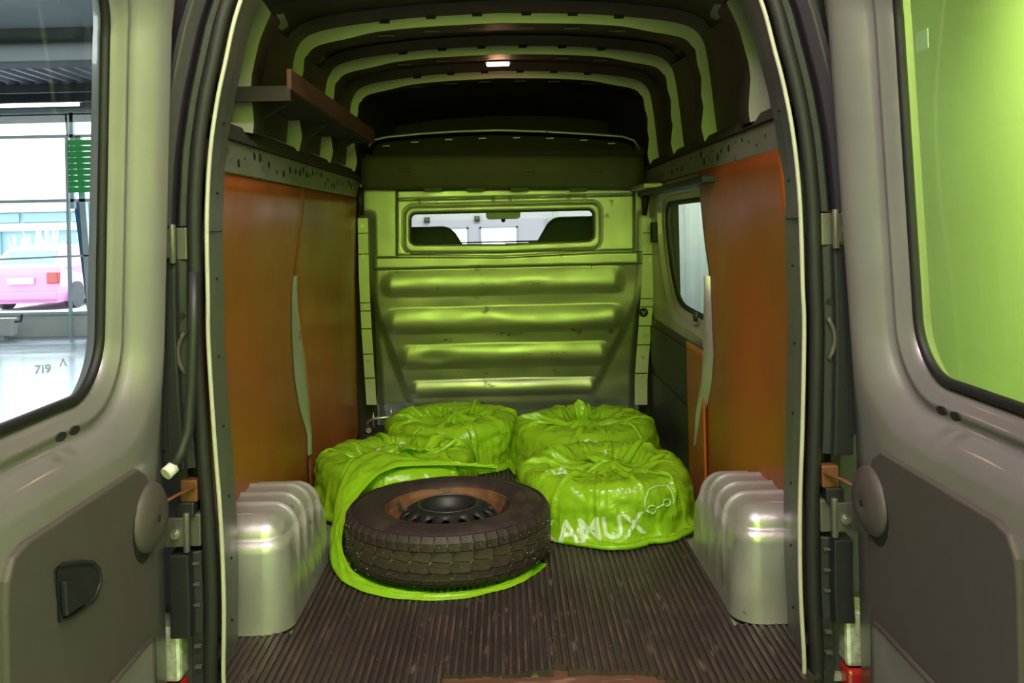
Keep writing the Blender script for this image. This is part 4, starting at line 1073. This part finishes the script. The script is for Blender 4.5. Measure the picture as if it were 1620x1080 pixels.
def bag(cx_, cy_, Rb, H, seed, label, tyre_label, kx=0, ky=0, kz=.17, knot='leaf', rot=0, slack=1.22, kdir=0):
    T = thing('plastic_bag', label, 'bag', (cx_, cy_, 0), 'lime plastic bags holding tyres')
    X = cloth_bag(Rb, H, seed, neck=(kx, ky), nz=kz, slack=slack); Mr, N = X.shape[:2]
    for a in range(1, Mr-2):          # small sharp creases in the thin film
        for b in range(N):
            x, y, z = X[a, b]; r = math.hypot(x, y) + 1e-6; q = Vector((x + seed, y, z*1.4)); up = ss(.80, 1.0, z/H)
            d = .011*abs(noise.noise(q*6.5))*2 + .006*abs(noise.noise(q*14))*2 + .003*abs(noise.noise(q*30))*2 - .002
            d *= ss(0, .04, z)*ss(0, 6, Mr-1-a); X[a, b] = (x + x/r*d*(1-up*.7), y + y/r*d*(1-up*.7), z + d*up)
    X[..., 0] += cx_; X[..., 1] += cy_; X[..., 2] += .003
    m = MB(); m.v = [tuple(p) for p in X.reshape(-1, 3).tolist()]
    for a in range(Mr-1):
        for b in range(N): c = (b+1) % N; m.f.append((a*N+b, a*N+c, (a+1)*N+c, (a+1)*N+b))
    m.f.append(tuple(range(N))[::-1]); m.sm = [True]*len(m.f); m.mi = [0]*len(m.f)
    bo = m.build('bag_film', M['bag'], T, normals=False)
    kc = Vector((cx_+kx, cy_+ky, kz+.02))
    m = MB()
    if knot == 'finger':
        def tuft(u, v):
            th = u*2*PI; r = .020 + .012*math.sin(clamp(v*1.1)*PI)*(1+.3*math.cos(th*2+seed)); r *= 1 if v < .9 else (1-v)*10
            c_ = .010*noise.noise(Vector((math.cos(th)*2.5, math.sin(th)*2.5, v*5+seed)))
            return Vector((kc.x + math.cos(th)*(r+c_) - .02*v*v, kc.y + math.sin(th)*(r+c_)*.8, kc.z - .02 + .125*v))
        m.grid(tuft, 40, 24, True, None, True)
    else:
        def tuft(u, v):
            th = u*2*PI; r = .016 + .020*math.sin(clamp(v*1.1)*PI)*(1+.4*math.cos(th*3+seed)); r *= 1 if v < .85 else (1-v)*6.6
            c_ = .012*noise.noise(Vector((math.cos(th)*2.5, math.sin(th)*2.5, v*5+seed))); l = .075*v
            return Vector((kc.x + math.cos(th)*(r+c_) + math.cos(kdir)*l*1.2, kc.y + math.sin(th)*(r+c_)*.8 + math.sin(kdir)*l*1.2, kc.z - .015 + .045*math.sin(v*2.2) + .3*c_))
        m.grid(tuft, 40, 24, True, None, True)
    m.build('knot', M['bag'], T)
    # the tyre inside, visible faintly through the film
    q = thing('tyre', tyre_label, 'tyre', (cx_, cy_, 0), 'tyres wrapped in lime bags')
    Mx = Matrix.Translation((cx_, cy_, .012)) @ Matrix.Rotation(0, 4, 'Z'); k_ = (Rb-.006)/.345; hk = (H-.014)/.178
    pr2 = [(.19, .06), (.206, .02), (.275, 0), (.325, .02), (.336, .035)]
    for z in (.06, .065, .09, .094, .12, .124): pr2.append((.341 if len(pr2) % 2 else .334, z))
    pr2 += [(.336, .145), (.326, .157), (.275, .178), (.225, .168), (.2, .14), (.19, .06)]
    m = MB(); m.loft(revolve([(r*k_, z*hk) for r, z in pr2], 64, Mx=Mx), True, False, True); to = m.build('carcass', M['tyre'], q)
    bk = MB()
    for row, zc in enumerate((.045, .075, .105, .135)):
        for i in range(40):
            a = 2*PI*(i + row*.5)/40; w_ = .058
            vs = [(.345, a-w_, zc-.011), (.345, a+w_, zc-.011), (.345, a+w_+.01, zc+.011), (.345, a-w_+.01, zc+.011)]
            o_ = [Mx @ Vector((r*k_*math.cos(t), r*k_*math.sin(t), z*hk)) for r, t, z in vs]; i_ = [Mx @ Vector(((r-.01)*k_*math.cos(t), (r-.01)*k_*math.sin(t), z*hk)) for r, t, z in vs]
            bk.hexa(o_, i_)
    tag(bk.build('tread_blocks', M['tyre'], q), kind='stuff')
    bvh = BVHTree.FromPolygons([Vector(v) for v in m_v(bo)], [tuple(p.vertices) for p in bo.data.polygons])
    return T, bo, bvh
def m_v(o):
    g = ORG[o.name]; return [v.co + g for v in o.data.vertices]
BR = bag(.352, 3.225, .315, .195, 3, 'lime plastic bag with white lettering and car outline, nearest right', 'tyre inside the lime bag printed with a car outline', kx=.02, ky=-.02, kz=.175, kdir=2.6)
TR = bag(.350, 3.90, .320, .200, 11, 'lime plastic bag with upright knot at the back right', 'tyre inside the back right lime bag with upright knot', kx=-.01, ky=-.03, kz=.18, knot='finger')
TL = bag(-.270, 4.07, .308, .200, 23, 'lime plastic bag at the back left against the bulkhead', 'tyre inside the lime bag nearest the bulkhead', kx=.03, ky=-.03, kz=.18, kdir=1.2)
BL = bag(-.455, 3.45, .308, .195, 31, 'lime plastic bag behind the bare wheel beside the left plywood', 'tyre inside the lime bag behind the bare wheel', kx=.03, ky=.0, kz=.18, kdir=-1.0)
rt, up_, fwd = Vector((1, .03, .09)), Vector((-.12, .15, 1)), Vector((0.06, 1, -.22))
pt = P(935, 838, 2.92)
ptext(BR[2], 'KAMUX', .105, pt, rt, up_, fwd, M['bagtxt'], BR[0], 'printed_lettering', squash=1.0)
pt = P(880, 752, 3.1)
ptext(BR[2], 'KA', .07, pt, (1, 0, -.15), (0, 1, .6), (0, .75, -.65), M['bagtxt'], BR[0], 'printed_lettering', squash=.8)
ptext(BL[2], 'MUX', .085, P(628, 700, 3.5), (1, 0, .25), (-.1, 1, .3), (0, .5, -.85), M['bagtxt'], BL[0], 'printed_lettering')
ptext(TL[2], 'UX', .06, P(684, 645, 4.1), (1, 0, .05), (0, 1, .3), (0, .5, -.85), M['bagtxt'], TL[0], 'printed_lettering')
# the car outline printed on the bag: a drawn line laid on the film
def pline(bvh, pts, Y, m, parent, w_=.0032):
    mb = MB(); out = []
    for (a, b) in zip(pts, pts[1:]):
        for i in range(6): out.append((lerp(a[0], b[0], i/6), lerp(a[1], b[1], i/6)))
    out.append(pts[-1]); path = []
    eye = Vector((0, 0, EYE))
    for x, y in out:
        d = (P(x, y, Y) - eye).normalized(); hit, nrm, _, _ = bvh.ray_cast(eye, d, 6)
        if hit: path.append(hit + Vector((0, -.0015, .0008)))
    if len(path) > 2: mb.tube(path, w_, 6)
    return mb.build('printed_car_outline', m, parent)
carline = [(1031, 811), (1021, 808), (1020, 792), (1026, 775), (1038, 769), (1056, 768), (1062, 778), (1066, 789), (1065, 797)]
pline(BR[2], carline, 3.0, M['logo'], BR[0]); pline(BR[2], [(1031+6.5*math.cos(t*.6), 806+6.5*math.sin(t*.6)) for t in range(12)], 3.0, M['logo'], BR[0], .0028)
pline(BR[2], [(1038, 804), (1050, 798)], 3.0, M['logo'], BR[0]); pline(BR[2], [(1055+5.5*math.cos(t*.6), 795+5.5*math.sin(t*.6)) for t in range(12)], 3.0, M['logo'], BR[0], .0028)
# fifth bag: pulled half off the bare wheel, lying round it and under it
T5 = thing('plastic_bag', 'opened lime plastic bag slipping off the bare wheel onto the mat', 'bag', tuple(WC), 'lime plastic bags holding tyres')
keys = [(62, .350, .196, .352, .185), (75, .345, .200, .375, .172), (95, .340, .207, .42, .175), (112, .335, .213, .48, .20), (126, .342, .216, .53, .235), (140, .345, .205, .50, .225), (155, .350, .165, .445, .17), (170, .352, .125, .410, .10), (185, .353, .085, .394, .05), (200, .354, .055, .392, .018), (215, .352, .03, .390, .008), (235, .347, .018, .384, .005), (255, .340, .012, .376, .004), (275, .33, .008, .368, .004), (295, .32, .006, .358, .004), (315, .31, .005, .350, .004), (330, .30, .004, .322, .004)]
def sheet(u, v):
    ph = lerp(62, 330, u); g = lambda i: curve([(k[0], k[i]) for k in keys], ph)
    r = lerp(g(1), g(3), v); z = lerp(g(2), g(4), v)
    am = .010*math.sin(v*PI)*(1-.5*ss(240, 300, ph)); z += am*(.5+ridge(ph*.09, v*3, 2))*.8 + .006*math.sin(v*14+ph*.05)*ss(20, 60, 180-ph)
    r += .006*noise.noise(Vector((ph*.08, v*3, 7))) * (v > .2)
    a = R(ph); return Vector((WC.x + r*math.cos(a), WC.y + r*math.sin(a), max(.008, z + .004)))
MB().grid(sheet, 260, 22).build('bag_film', M['bag'], T5, solid=.0012)
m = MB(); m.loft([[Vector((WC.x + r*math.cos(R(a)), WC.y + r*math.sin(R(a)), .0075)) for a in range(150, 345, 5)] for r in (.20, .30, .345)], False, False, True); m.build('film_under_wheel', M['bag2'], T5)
